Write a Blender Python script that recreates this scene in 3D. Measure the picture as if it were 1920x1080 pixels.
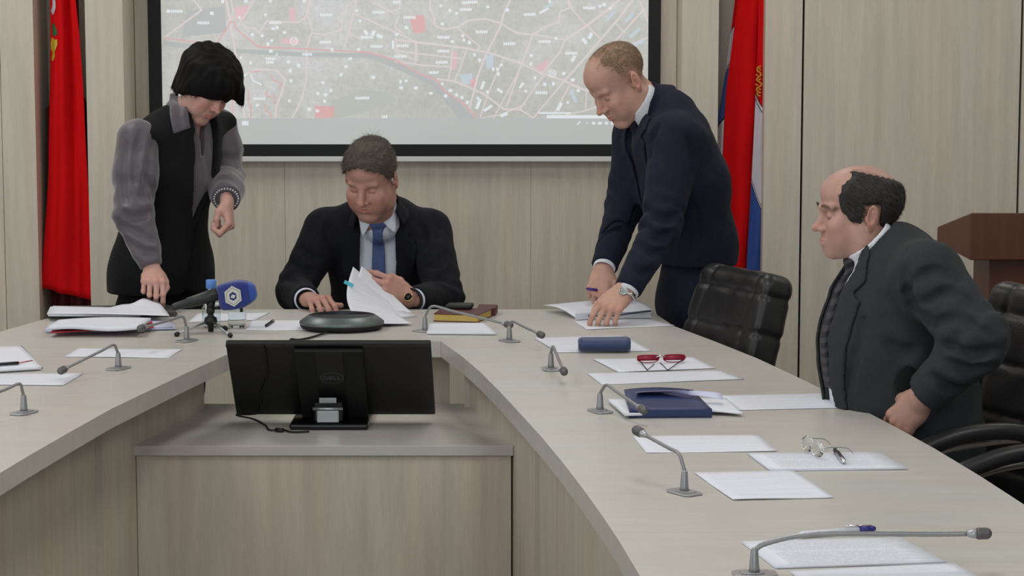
import bpy, bmesh, math, random
import numpy as np
from mathutils import Vector, Matrix, Euler, noise

# ------------------------------------------------------------------ camera, world, lights, exposure
S = bpy.context.scene
COL = S.collection
for o in list(bpy.data.objects): bpy.data.objects.remove(o)
F = 4200.0; H = 1.61; PITCH = math.atan(480 / F)
cam = bpy.data.cameras.new('camera'); camo = bpy.data.objects.new('camera', cam); COL.objects.link(camo)
camo.location = (0, 0, H); camo.rotation_euler = (math.pi / 2 - PITCH, 0, 0)
cam.sensor_width = 36; cam.lens = F / 1920 * 36; cam.clip_end = 60
S.camera = camo
S.view_settings.view_transform = 'Standard'; S.view_settings.look = 'None'
S.view_settings.gamma = 1; S.view_settings.exposure = 0.18; S.view_settings.use_curve_mapping = False
w = bpy.data.worlds.new('world'); S.world = w; w.use_nodes = True
w.node_tree.nodes['Background'].inputs[0].default_value = (.8, .87, 1, 1)
w.node_tree.nodes['Background'].inputs[1].default_value = .3

def area(name, loc, size, power, color, rot=(0, 0, 0)):
    l = bpy.data.lights.new(name, 'AREA'); l.shape = 'RECTANGLE'; l.size, l.size_y = size
    l.energy = power; l.color = color
    o = bpy.data.objects.new(name, l); COL.objects.link(o); o.location = loc; o.rotation_euler = rot
    return o
# ceiling panels of the room
for i, (lx, ly, e) in enumerate([(-2.2, 7.0, 19), (0.4, 7.0, 12), (2.6, 7.0, 8), (-2.2, 4.2, 17), (0.2, 4.2, 17), (2.6, 4.2, 12), (-1.8, 1.2, 20), (1.4, 1.2, 17)]):
    area('ceiling_light', (lx, ly, 3.15), (.6, 1.2), e, (1, .99, .965))
# unseen area lights added for cool daylight, left and behind camera; no windows built
area('daylight_fill', (-4.35, 3.2, 1.9), (5.0, 1.6), 54, (.86, .93, 1), (0, math.radians(-90), 0))
area('daylight_fill', (-0.5, -1.8, 2.1), (4.5, 1.5), 54, (.86, .93, 1), (math.radians(90), 0, 0))

def ray(px, py):
    x = (px - 960) / F; y = (540 - py) / F; c, s = math.cos(PITCH), math.sin(PITCH)
    return Vector((x, c + y * s, -s + y * c))
def on_z(px, py, z):
    d = ray(px, py); t = (z - H) / d.z
    return Vector((d.x * t, d.y * t, z))
def on_y(px, py, Y):
    d = ray(px, py); t = Y / d.y
    return Vector((d.x * t, Y, H + d.z * t))

# ------------------------------------------------------------------ materials
def lin(c):
    f = lambda v: v / 12.92 if v <= .04045 else ((v + .055) / 1.055) ** 2.4
    return tuple(f(v / 255) for v in c) + (1,)
def mat(name, rgb, rough=.6, metal=0, noise_amt=0, nscale=30, bump=0, bscale=200, spec=.5, trans=0, sheen=0, emit=None, estr=0, sss=0, stretch=None, coat=0, attr=False):
    m = bpy.data.materials.new(name); m.use_nodes = True; nt = m.node_tree; b = nt.nodes['Principled BSDF']
    b.inputs['Base Color'].default_value = lin(rgb); b.inputs['Roughness'].default_value = rough
    b.inputs['Metallic'].default_value = metal; b.inputs['Specular IOR Level'].default_value = spec
    b.inputs['Transmission Weight'].default_value = trans; b.inputs['Coat Weight'].default_value = coat
    if sheen: b.inputs['Sheen Weight'].default_value = sheen
    if sss:
        b.inputs['Subsurface Weight'].default_value = sss; b.inputs['Subsurface Radius'].default_value = (.012, .005, .003)
        b.inputs['Subsurface Scale'].default_value = 1
    if emit: b.inputs['Emission Color'].default_value = lin(emit); b.inputs['Emission Strength'].default_value = estr
    tc = nt.nodes.new('ShaderNodeTexCoord'); mp = nt.nodes.new('ShaderNodeMapping')
    nt.links.new(tc.outputs['Object'], mp.inputs[0])
    if stretch: mp.inputs['Scale'].default_value = stretch
    col = None
    if attr:
        at = nt.nodes.new('ShaderNodeAttribute'); at.attribute_name = 'tint'; col = at.outputs['Color']
        mx0 = nt.nodes.new('ShaderNodeMix'); mx0.data_type = 'RGBA'; mx0.blend_type = 'MULTIPLY'; mx0.inputs[0].default_value = 1
        mx0.inputs[6].default_value = lin(rgb); nt.links.new(col, mx0.inputs[7]); col = mx0.outputs[2]
        nt.links.new(col, b.inputs['Base Color'])
    if noise_amt:
        n = nt.nodes.new('ShaderNodeTexNoise'); n.inputs['Scale'].default_value = nscale; n.inputs['Detail'].default_value = 5
        nt.links.new(mp.outputs[0], n.inputs[0])
        r = nt.nodes.new('ShaderNodeMapRange'); r.inputs[1].default_value = .3; r.inputs[2].default_value = .7
        r.inputs[3].default_value = 1 - noise_amt; r.inputs[4].default_value = 1 + noise_amt
        nt.links.new(n.outputs[0], r.inputs[0])
        mx = nt.nodes.new('ShaderNodeMix'); mx.data_type = 'RGBA'; mx.blend_type = 'MULTIPLY'; mx.inputs[0].default_value = 1
        if col: nt.links.new(col, mx.inputs[6])
        else: mx.inputs[6].default_value = lin(rgb)
        cb = nt.nodes.new('ShaderNodeCombineColor')
        for k in range(3): nt.links.new(r.outputs[0], cb.inputs[k])
        nt.links.new(cb.outputs[0], mx.inputs[7]); nt.links.new(mx.outputs[2], b.inputs['Base Color'])
    if bump:
        n2 = nt.nodes.new('ShaderNodeTexNoise'); n2.inputs['Scale'].default_value = bscale; n2.inputs['Detail'].default_value = 4
        nt.links.new(mp.outputs[0], n2.inputs[0])
        bp = nt.nodes.new('ShaderNodeBump'); bp.inputs['Strength'].default_value = bump; bp.inputs['Distance'].default_value = .004
        nt.links.new(n2.outputs[0], bp.inputs['Height']); nt.links.new(bp.outputs[0], b.inputs['Normal'])
    return m
def wood(name, rgb, scale, rough=.42, amt=.09, fine=.05, bands=1.0):
    m = bpy.data.materials.new(name); m.use_nodes = True; nt = m.node_tree; b = nt.nodes['Principled BSDF']
    b.inputs['Roughness'].default_value = rough; b.inputs['Specular IOR Level'].default_value = .35
    tc = nt.nodes.new('ShaderNodeTexCoord')
    def nz(sc, s2, det):
        mp = nt.nodes.new('ShaderNodeMapping'); mp.inputs['Scale'].default_value = sc
        nt.links.new(tc.outputs['Object'], mp.inputs[0])
        n = nt.nodes.new('ShaderNodeTexNoise'); n.inputs['Scale'].default_value = s2; n.inputs['Detail'].default_value = det
        n.inputs['Roughness'].default_value = .6
        nt.links.new(mp.outputs[0], n.inputs[0]); return n.outputs[0]
    a = nz(scale, 5 * bands, 4); c = nz(tuple(v * 1.0 for v in scale), 60, 3); d = nz(scale, 1.6, 1)
    def mr(o, lo, hi):
        r = nt.nodes.new('ShaderNodeMapRange'); r.inputs[1].default_value = .3; r.inputs[2].default_value = .7
        r.inputs[3].default_value = lo; r.inputs[4].default_value = hi; nt.links.new(o, r.inputs[0]); return r.outputs[0]
    def mul(x, y):
        q = nt.nodes.new('ShaderNodeMath'); q.operation = 'MULTIPLY'; nt.links.new(x, q.inputs[0]); nt.links.new(y, q.inputs[1]); return q.outputs[0]
    v = mul(mr(a, 1 - amt, 1 + amt), mr(c, 1 - fine, 1 + fine))
    pk = mr(d, 0, 1)
    mx0 = nt.nodes.new('ShaderNodeMix'); mx0.data_type = 'RGBA'; nt.links.new(pk, mx0.inputs[0])
    mx0.inputs[6].default_value = lin(rgb); mx0.inputs[7].default_value = lin((rgb[0] + 3, rgb[1] - 2, rgb[2] - 3))
    cb = nt.nodes.new('ShaderNodeCombineColor')
    for k in range(3): nt.links.new(v, cb.inputs[k])
    mx = nt.nodes.new('ShaderNodeMix'); mx.data_type = 'RGBA'; mx.blend_type = 'MULTIPLY'; mx.inputs[0].default_value = 1
    nt.links.new(mx0.outputs[2], mx.inputs[6]); nt.links.new(cb.outputs[0], mx.inputs[7])
    nt.links.new(mx.outputs[2], b.inputs['Base Color'])
    return m
WOODC = (208, 198, 180)
M = {}
M['wall'] = wood('pale_oak_wall', (209, 202, 187), (6, 6, .35), .5)
M['panel'] = wood('pale_oak_panel', (198, 190, 176), (6, 6, .5), .45, .10)
M['top'] = wood('pale_oak_top', (195, 194, 187), (1.2, 5, 6), .33, .05, .025)
M['dark_gap'] = mat('dark_gap', (18, 17, 17), .8)
M['floor'] = mat('floor_carpet', (92, 84, 76), .9, noise_amt=.15, nscale=60)
M['white_paint'] = mat('white_paint', (225, 224, 220), .8, bump=.1)
M['paper'] = mat('paper', (228, 230, 238), .75, noise_amt=.015, nscale=8)
M['black_plastic'] = mat('black_plastic', (12, 12, 13), .5, bump=.08, bscale=900)
M['black_matte'] = mat('black_matte', (20, 20, 21), .8)
M['black_gloss'] = mat('black_gloss', (8, 8, 9), .22)
M['silver'] = mat('silver', (178, 184, 186), .32, .85)
M['mic_grey'] = mat('mic_grey', (146, 146, 148), .38, .5)
M['mic_plate'] = mat('mic_plate', (168, 168, 170), .36, .5)
M['mic_dark'] = mat('mic_grille', (104, 102, 102), .5, .6, noise_amt=.35, nscale=900)
M['chrome'] = mat('chrome', (220, 220, 222), .12, 1)

def paper_print(name, rows, dark, head=False, rgb=(226, 228, 237)):
    """white paper with printed lines that follow the sheet's own UV"""
    m = bpy.data.materials.new(name); m.use_nodes = True; nt = m.node_tree; b = nt.nodes['Principled BSDF']
    b.inputs['Roughness'].default_value = .75
    uv = nt.nodes.new('ShaderNodeUVMap'); sp = nt.nodes.new('ShaderNodeSeparateXYZ'); nt.links.new(uv.outputs[0], sp.inputs[0])
    def mth(op, a, c=None, d=None):
        q = nt.nodes.new('ShaderNodeMath'); q.operation = op
        for i, v in enumerate((a, c, d)):
            if v is None: continue
            if isinstance(v, (int, float)): q.inputs[i].default_value = v
            else: nt.links.new(v, q.inputs[i])
        return q.outputs[0]
    v = sp.outputs[1]; u = sp.outputs[0]
    rv = mth('MULTIPLY', v, rows); fr = mth('FRACT', rv); line = mth('LESS_THAN', fr, .5); row = mth('FLOOR', rv)
    wn = nt.nodes.new('ShaderNodeTexWhiteNoise'); wn.noise_dimensions = '1D'; nt.links.new(row, wn.inputs['W'])
    end = mth('LESS_THAN', u, mth('MULTIPLY_ADD', wn.outputs[0], .5 if head else .22, .55 if head else .76))
    inm = mth('MULTIPLY', mth('GREATER_THAN', u, .1), mth('MULTIPLY', mth('GREATER_THAN', v, .07), mth('LESS_THAN', v, .93)))
    cb = nt.nodes.new('ShaderNodeCombineXYZ'); nt.links.new(mth('MULTIPLY', u, 60), cb.inputs[0]); nt.links.new(mth('MULTIPLY', row, 7.3), cb.inputs[1])
    n = nt.nodes.new('ShaderNodeTexNoise'); n.inputs['Scale'].default_value = 1.2; n.inputs['Detail'].default_value = 2; nt.links.new(cb.outputs[0], n.inputs[0])
    word = mth('GREATER_THAN', n.outputs[0], .42)
    gap = mth('GREATER_THAN', wn.outputs[0], .5 if head else .08)
    k = mth('MULTIPLY', mth('MULTIPLY', line, end), mth('MULTIPLY', inm, mth('MULTIPLY', word, gap)))
    k = mth('MULTIPLY', k, dark)
    mx = nt.nodes.new('ShaderNodeMix'); mx.data_type = 'RGBA'; nt.links.new(k, mx.inputs[0])
    mx.inputs[6].default_value = lin(rgb); mx.inputs[7].default_value = lin((90, 90, 100)); nt.links.new(mx.outputs[2], b.inputs['Base Color'])
    return m
M['print_dense'] = paper_print('printed_text', 44, .34)
M['print_sparse'] = paper_print('printed_letter', 36, .15, True)

# ------------------------------------------------------------------ mesh helpers
class MB:
    def __init__(s): s.v = []; s.f = []; s.m = []; s.uv = {}
    def add(s, vs, fs, mi=0):
        n = len(s.v); s.v += [tuple(v) for v in vs]
        for f in fs: s.f.append([i + n for i in f]); s.m.append(mi)
    def box(s, lo, hi, mi=0, M4=None):
        vs = [Vector((x, y, z)) for z in (lo[2], hi[2]) for y in (lo[1], hi[1]) for x in (lo[0], hi[0])]
        if M4: vs = [M4 @ v for v in vs]
        s.add(vs, [(0, 2, 3, 1), (4, 5, 7, 6), (0, 1, 5, 4), (2, 6, 7, 3), (0, 4, 6, 2), (1, 3, 7, 5)], mi)
    def prism(s, poly, z0, z1, mi=0, M4=None):
        """polygon in xy (counter-clockwise), extruded along z"""
        n = len(poly)
        a = sum(poly[i][0] * poly[(i + 1) % n][1] - poly[(i + 1) % n][0] * poly[i][1] for i in range(n))
        if a < 0: poly = list(poly)[::-1]
        vs = [Vector((p[0], p[1], z0)) for p in poly] + [Vector((p[0], p[1], z1)) for p in poly]
        if M4: vs = [M4 @ v for v in vs]
        s.add(vs, [list(range(n))[::-1], list(range(n, 2 * n))] + [(i, (i + 1) % n, n + (i + 1) % n, n + i) for i in range(n)], mi)
    def tube(s, pts, r, seg=10, mi=0, cap=True):
        pts = [Vector(p) for p in pts]; n = len(pts)
        rs = r if isinstance(r, (list, tuple)) else [r] * n
        up = None; rings = []
        for i, p in enumerate(pts):
            t = (pts[min(i + 1, n - 1)] - pts[max(i - 1, 0)]).normalized()
            if up is None:
                up = Vector((0, 0, 1)) if abs(t.z) < .9 else Vector((1, 0, 0))
            a = t.cross(up).normalized(); up = a.cross(t).normalized()
            rings.append([p + (a * math.cos(q) + up * math.sin(q)) * rs[i] for q in [2 * math.pi * k / seg for k in range(seg)]])
        vs = [v for rg in rings for v in rg]; fs = []
        for i in range(n - 1):
            for k in range(seg):
                k2 = (k + 1) % seg
                fs.append((i * seg + k, i * seg + k2, (i + 1) * seg + k2, (i + 1) * seg + k))
        if cap: fs += [list(range(seg)), list(range((n - 1) * seg, n * seg))[::-1]]
        s.add(vs, fs, mi)
    def lathe(s, prof, c=(0, 0, 0), seg=32, mi=0, M4=None, sy=1):
        """prof: list of (r, z)"""
        vs = []; fs = []
        for r, z in prof:
            for k in range(seg):
                a = 2 * math.pi * k / seg; v = Vector((r * math.cos(a), r * math.sin(a) * sy, z))
                vs.append(M4 @ v if M4 else v + Vector(c))
        for i in range(len(prof) - 1):
            for k in range(seg):
                k2 = (k + 1) % seg; fs.append((i * seg + k, i * seg + k2, (i + 1) * seg + k2, (i + 1) * seg + k))
        if prof[0][0] > 1e-5: fs.append(list(range(seg))[::-1])
        if prof[-1][0] > 1e-5: fs.append(list(range((len(prof) - 1) * seg, len(prof) * seg)))
        s.add(vs, fs, mi)
    def sphere(s, c, r, seg=16, mi=0, sc=(1, 1, 1), M4=None):
        n = seg // 2; vs = []; fs = []
        for i in range(n + 1):
            t = math.pi * i / n
            for k in range(seg):
                a = 2 * math.pi * k / seg; v = Vector((r * math.sin(t) * math.cos(a) * sc[0], r * math.sin(t) * math.sin(a) * sc[1], r * math.cos(t) * sc[2]))
                vs.append((M4 @ v if M4 else v) + Vector(c))
        for i in range(n):
            for k in range(seg):
                k2 = (k + 1) % seg; fs.append((i * seg + k, (i + 1) * seg + k, (i + 1) * seg + k2, i * seg + k2))
        s.add(vs, fs, mi)
    def grid(s, fn, nu, nv, mi=0, thick=0):
        """fn(u,v)->Vector ; a sheet, with UV; thick offsets a second layer downwards"""
        n0 = len(s.v); vs = [fn(i / nu, j / nv) for j in range(nv + 1) for i in range(nu + 1)]
        for j in range(nv + 1):
            for i in range(nu + 1): s.uv[n0 + j * (nu + 1) + i] = (i / nu, j / nv)
        fs = [(j * (nu + 1) + i, j * (nu + 1) + i + 1, (j + 1) * (nu + 1) + i + 1, (j + 1) * (nu + 1) + i) for j in range(nv) for i in range(nu)]
        if thick:
            t = Vector(thick) if not isinstance(thick, (int, float)) else Vector((0, 0, -thick))
            N = len(vs); vs2 = [v + t for v in vs]
            b = [tuple(N + q for q in f[::-1]) for f in fs]
            rim = [i for i in range(nu + 1)] + [j * (nu + 1) + nu for j in range(1, nv + 1)] + [nv * (nu + 1) + i for i in range(nu - 1, -1, -1)] + [j * (nu + 1) for j in range(nv - 1, 0, -1)]
            sd = [(rim[k], N + rim[k], N + rim[(k + 1) % len(rim)], rim[(k + 1) % len(rim)]) for k in range(len(rim))]
            vs = vs + vs2; fs = fs + b + [q for q in sd]
        s.add(vs, fs, mi)
    def build(s, name, mats, parent=None, smooth=False, bevel=0, seg=2, subd=0):
        me = bpy.data.meshes.new(name); me.from_pydata(s.v, [], s.f)
        if s.uv:
            ul = me.uv_layers.new(name='UVMap')
            for lp in me.loops: ul.data[lp.index].uv = s.uv.get(lp.vertex_index, (0, 0))
        for i, p in enumerate(me.polygons): p.material_index = s.m[i]; p.use_smooth = bool(smooth)
        bm = bmesh.new(); bm.from_mesh(me); bmesh.ops.recalc_face_normals(bm, faces=bm.faces); bm.to_mesh(me); bm.free()
        for q in (mats if isinstance(mats, (list, tuple)) else [mats]): me.materials.append(q)
        o = bpy.data.objects.new(name, me); COL.objects.link(o)
        if bevel:
            b = o.modifiers.new('b', 'BEVEL'); b.width = bevel; b.segments = seg; b.limit_method = 'ANGLE'; b.angle_limit = math.radians(40)
            for p in me.polygons: p.use_smooth = True
            o.modifiers.new('w', 'WEIGHTED_NORMAL')
        elif smooth == 'auto':
            me.shade_auto_smooth = None if False else None
        if subd: q = o.modifiers.new('s', 'SUBSURF'); q.levels = q.render_levels = subd
        if parent is not None: attach(o, parent)
        return o
def attach(o, parent):
    """parts are built at world positions and keep them under an Empty that has a plain location"""
    o.parent = parent
    if parent.type == 'EMPTY': o.matrix_parent_inverse = Matrix.Translation(parent_loc(parent)).inverted()
def parent_loc(p):
    v = Vector(p.location)
    return v
def tag(o, label=None, cat=None, group=None, kind=None):
    if label: o['label'] = label
    if cat: o['category'] = cat
    if group: o['group'] = group
    if kind: o['kind'] = kind
    return o
def thing(name, loc, label, cat, group=None):
    o = bpy.data.objects.new(name, None); COL.objects.link(o); o.location = loc; o.empty_display_size = .05
    return tag(o, label, cat, group)
def struct(o): o['kind'] = 'structure'; return o
def sub(o, part):
    """make o a sub-part of a part whose own origin is the world origin under its Empty"""
    o.parent = part; o.matrix_parent_inverse = Matrix.Identity(4)
    bpy_root = part.parent
    return o
def catmull(pts, n=8):
    pts = [Vector(p) for p in pts]; P = [pts[0] * 2 - pts[1]] + pts + [pts[-1] * 2 - pts[-2]]; out = []
    for i in range(1, len(P) - 2):
        for k in range(n):
            t = k / n; a, b, c, d = P[i - 1], P[i], P[i + 1], P[i + 2]
            out.append(.5 * ((2 * b) + (c - a) * t + (2 * a - 5 * b + 4 * c - d) * t * t + (3 * b - a - 3 * c + d) * t ** 3))
    out.append(pts[-1]); return out
def text_mesh(mb, txt, size, M4, mi=0, ext=.0005, align='CENTER', bold=0):
    cu = bpy.data.curves.new('t', 'FONT'); cu.body = txt; cu.size = size; cu.align_x = align; cu.align_y = 'CENTER'; cu.extrude = ext; cu.offset = bold
    o = bpy.data.objects.new('t', cu); COL.objects.link(o)
    dg = bpy.context.evaluated_depsgraph_get(); dg.update(); me = bpy.data.meshes.new_from_object(o.evaluated_get(dg))
    mb.add([M4 @ v.co for v in me.vertices], [list(p.vertices) for p in me.polygons], mi)
    bpy.data.objects.remove(o); bpy.data.meshes.remove(me); bpy.data.curves.remove(cu)

# ------------------------------------------------------------------ room
YF, YB = 8.10, 8.35          # face of the panelled wall, back of its recesses
fx = lambda px: on_y(px, 300, YF).x
RX0, RX1, RY0, CZ = -4.4, 4.4, -2.2, 3.2
def slab(name, lo, hi, m, kind='structure'):
    b = MB(); b.box(lo, hi); o = b.build(name, m); o['kind'] = kind; return o
slab('floor', (RX0, RY0, -.1), (RX1, YB + .3, 0), M['floor'])
slab('ceiling', (RX0, RY0, CZ), (RX1, YB + .3, CZ + .1), M['white_paint'])
slab('wall_left', (RX0 - .1, RY0, 0), (RX0, YB + .3, CZ), M['white_paint'])
slab('wall_right', (RX1, RY0, 0), (RX1 + .1, YB + .3, CZ), M['white_paint'])
slab('wall_front', (RX0, RY0 - .1, 0), (RX1, RY0, CZ), M['white_paint'])
b = MB(); b.box((RX0, YB, 0), (RX1, YB + .1, CZ))
struct(b.build('wall_back', M['wall']))
# protruding panelling in front of the back wall; thin dark shadow gaps between the boards
def panelled(name, x0, x1, seams, gap=.0025):
    xs = [x0] + seams + [x1]; b = MB()
    for a, c in zip(xs, xs[1:]):
        b.box((a + (gap if a != x0 else 0), YF, 0), (c - (gap if c != x1 else 0), YF + .02, CZ - .001))
    b.box((x0, YF + .02, 0), (x0 + .02, YB - .001, CZ - .001)); b.box((x1 - .02, YF + .02, 0), (x1, YB - .001, CZ - .001))
    b.box((x0 + .03, YF + .022, 0), (x1 - .03, YF + .03, CZ - .001), 1)
    o = b.build(name, [M['wall'], M['dark_gap']]); return struct(o)
panelled('trim_1', RX0, fx(68), [fx(5)], .0010)
panelled('trim_2', fx(165), fx(235), [])
panelled('trim_3', fx(1277), fx(1345), [])
panelled('trim_4', fx(1432), RX1, [fx(1503), fx(1910)], .004)
# boards of the recess behind the screen, with seams
b = MB(); c0, c1 = fx(235) + .002, fx(1277) - .002
sm = [c0] + [on_y(px, 400, YB).x for px in (535, 995)] + [c1]
for a, c in zip(sm, sm[1:]): b.box((a + .0005, YB - .012, 0), (c - .0005, YB - .001, CZ - .001))
struct(b.build('trim_5', M['wall']))

# ------------------------------------------------------------------ conference tables
TZ = .75; TT = .045
tp = lambda pts: [on_z(x, y, TZ) for x, y in pts]
in_r = tp([(827, 640), (866, 668), (900, 697), (936, 733), (976, 776), (1016, 820), (1056, 868), (1092, 915), (1128, 965), (1160, 1013), (1200, 1080)])
out_r = tp([(1224, 585), (1263, 611), (1340, 640), (1420, 672), (1510, 714), (1603, 761), (1680, 801), (1754, 842), (1840, 894), (1920, 946)])
in_l = tp([(475, 640), (425, 665), (350, 699), (283, 731), (208, 767), (133, 809), (53, 855), (0, 887)])
out_l = tp([(215, 579), (150, 586), (85, 598), (0, 622)])
# carry the edges on beyond the frame
def extend(pts, d, n): 
    v = (pts[-1] - pts[-2]); v = v / abs(v.y)
    return pts + [pts[-1] + v * d * (i + 1) for i in range(n)]
in_r = extend(in_r, .5, 2); out_r = extend(out_r, .5, 3); in_l = extend(in_l, .6, 2)
out_l = out_l + [Vector((-1.58, 5.8, TZ)), Vector((-1.68, 5.2, TZ)), Vector((-1.78, 4.6, TZ)), Vector((-1.9, 4.0, TZ)), Vector((-1.98, 3.4, TZ))]
def atY(pts, Y):
    for a, c in zip(pts, pts[1:]):
        if (a.y - Y) * (c.y - Y) <= 0 and a.y != c.y: return a.lerp(c, (Y - a.y) / (c.y - a.y))
    return pts[-1] if abs(pts[-1].y - Y) < abs(pts[0].y - Y) else pts[0]
def span(pts, Y1, Y0):
    return [atY(pts, Y1)] + [p for p in pts if Y0 < p.y < Y1] + [atY(pts, Y0)]
def table_unit(inner, outer, label, side, wall_off, group=None):
    r = thing('conference_table', ((inner[0].x + outer[0].x) / 2, inner[-1].y, 0), label, 'table', group)
    b = MB(); b.prism([(p.x, p.y) for p in inner + outer[::-1]], TZ - TT, TZ)
    b.build('tabletop', M['top'], r)
    # modesty panel under the inner edge, leg panels at the ends
    off = [Vector((p.x + side * wall_off, p.y, 0)) for p in inner]
    b = MB(); b.prism([(p.x, p.y) for p in off] + [(p.x + side * .018, p.y) for p in off[::-1]], .0, TZ - TT - .001)
    b.build('modesty_panel', M['panel'], r)
    for e, q in ((0, 1), (-1, -1)):
        a, c = off[e], outer[e]; b = MB(); y = a.y - q * .025
        b.box((min(a.x + side * .02, c.x - side * .12), y - .011, 0), (max(a.x + side * .02, c.x - side * .12), y + .011, TZ - TT - .001))
        b.build('leg_panel', M['panel'], r)
    return r
YH = in_r[0].y; YE = on_z(700, 580, TZ).y
Ys1 = on_z(960, 734, TZ).y; Ys2 = on_z(960, 998, TZ).y
g = .0006
# head table
seamR = on_z(1224, 580, TZ); 
r = thing('conference_table', (-.46, YH, 0), 'pale oak head table at which the man with the blue tie sits', 'table')
hl, hr = in_l[0], in_r[0]
pl, pr = on_z(215, 579, TZ), on_z(1130, 580, TZ)
pm = on_z(935, 612.5, TZ)
b = MB(); b.prism([(hl.x, hl.y), (hr.x - g, hr.y), (pm.x - g, pm.y), (pr.x, YE), (pl.x, YE)], TZ - TT, TZ)
b.build('tabletop', M['top'], r)
b = MB(); b.box((hl.x - .05, YH + .1, 0), (hr.x + .02, YH + .118, TZ - TT - .001)); b.build('modesty_panel', M['panel'], r)
for x in (hl.x - .02, hr.x - .06):
    b = MB(); b.box((x - .011, YH + .12, 0), (x + .011, YE - .15, TZ - TT - .001)); b.build('leg_panel', M['panel'], r)
# right corner unit, then straight units
ro = [Vector((pr.x + 2 * g, YE, TZ)), Vector((seamR.x, YE, TZ))] + span(out_r, out_r[0].y - .001, Ys1 + g)
ri = [Vector((pm.x + g, pm.y, TZ))] + span(in_r, YH, Ys1 + g)
r = thing('conference_table', (ri[-1].x, Ys1, 0), 'pale oak corner table under the thick white folder and navy spectacle case', 'table')
b = MB(); b.prism([(p.x, p.y) for p in ri[::-1] + ro], TZ - TT, TZ); b.build('tabletop', M['top'], r)
rr = ri[1:]; off = [Vector((p.x + .085, p.y, 0)) for p in rr]
b = MB(); b.prism([(p.x, p.y) for p in off] + [(p.x + .018, p.y) for p in off[::-1]], 0, TZ - TT - .001); b.build('modesty_panel', M['panel'], r)
b = MB(); b.box((off[0].x - .02, YH + .02, 0), (off[0].x + .05, YH + .06, TZ - TT - .001)); b.build('leg_panel', M['panel'], r)
table_unit(span(in_r, Ys1 - g, Ys2 + g), span(out_r, Ys1 - g, Ys2 + g), 'pale oak side table under the blue folder, beside the balding seated man', 1, .095)
table_unit(span(in_r, Ys2 - g, 3.0), span(out_r, Ys2 - g, 3.0), 'pale oak side table under the long gooseneck microphone and white pen', 1, .095)
lo_ = [Vector((pl.x - 2 * g, YE, TZ))] + span(out_l, out_l[0].y - .001, Ys1 + g)
li = span(in_l, YH, Ys1 + g)
r = thing('conference_table', (li[-1].x, Ys1, 0), 'pale oak corner table under the document piles and open notebook', 'table')
b = MB(); b.prism([(p.x - g if i == 0 else p.x, p.y) for i, p in enumerate(li)][::-1] + [(p.x, p.y) for p in lo_], TZ - TT, TZ); b.build('tabletop', M['top'], r)
off = [Vector((p.x - .14, p.y, 0)) for p in li]
b = MB(); b.prism([(p.x, p.y) for p in off] + [(p.x - .018, p.y) for p in off[::-1]], 0, TZ - TT - .001); b.build('modesty_panel', M['panel'], r)
b = MB(); b.box((off[-1].x - .03, Ys1 + .03, 0), (off[-1].x + .02, Ys1 + .06, TZ - TT - .001)); b.build('leg_panel', M['panel'], r)
table_unit(span(in_l, Ys1 - g, 3.0), span(out_l, Ys1 - g, 3.4), 'pale oak side table in the lower left, empty but for one microphone', -1, .14)

# ------------------------------------------------------------------ low cabinet inside the U
CZT = .56
ca, cb_, cc, cd = on_z(250, 836, CZT), on_z(967, 836, CZT), on_z(905, 780, CZT), on_z(345, 780, CZT)
r = thing('low_cabinet', ((ca.x + cb_.x) / 2, ca.y, 0), 'low pale oak cabinet inside the table ring, carrying the tilted monitor', 'cabinet')
yb = YH + .08
b = MB(); b.prism([(ca.x, ca.y), (cb_.x - .006, ca.y), (cb_.x - .09, yb - .001), (ca.x + .045, yb - .001)], CZT - .026, CZT)
b.build('cabinet_top', M['top'], r, bevel=.001)
b = MB(); b.box((ca.x + .006, ca.y + .008, 0.02), (cb_.x - .012, ca.y + .026, CZT - .028)); b.build('front_panel', M['panel'], r)
for x in (ca.x + .006, cb_.x - .1):
    b = MB(); b.box((x, ca.y + .027, 0), (x + .018, yb - .03, CZT - .028)); b.build('side_panel', M['panel'], r)

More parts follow.
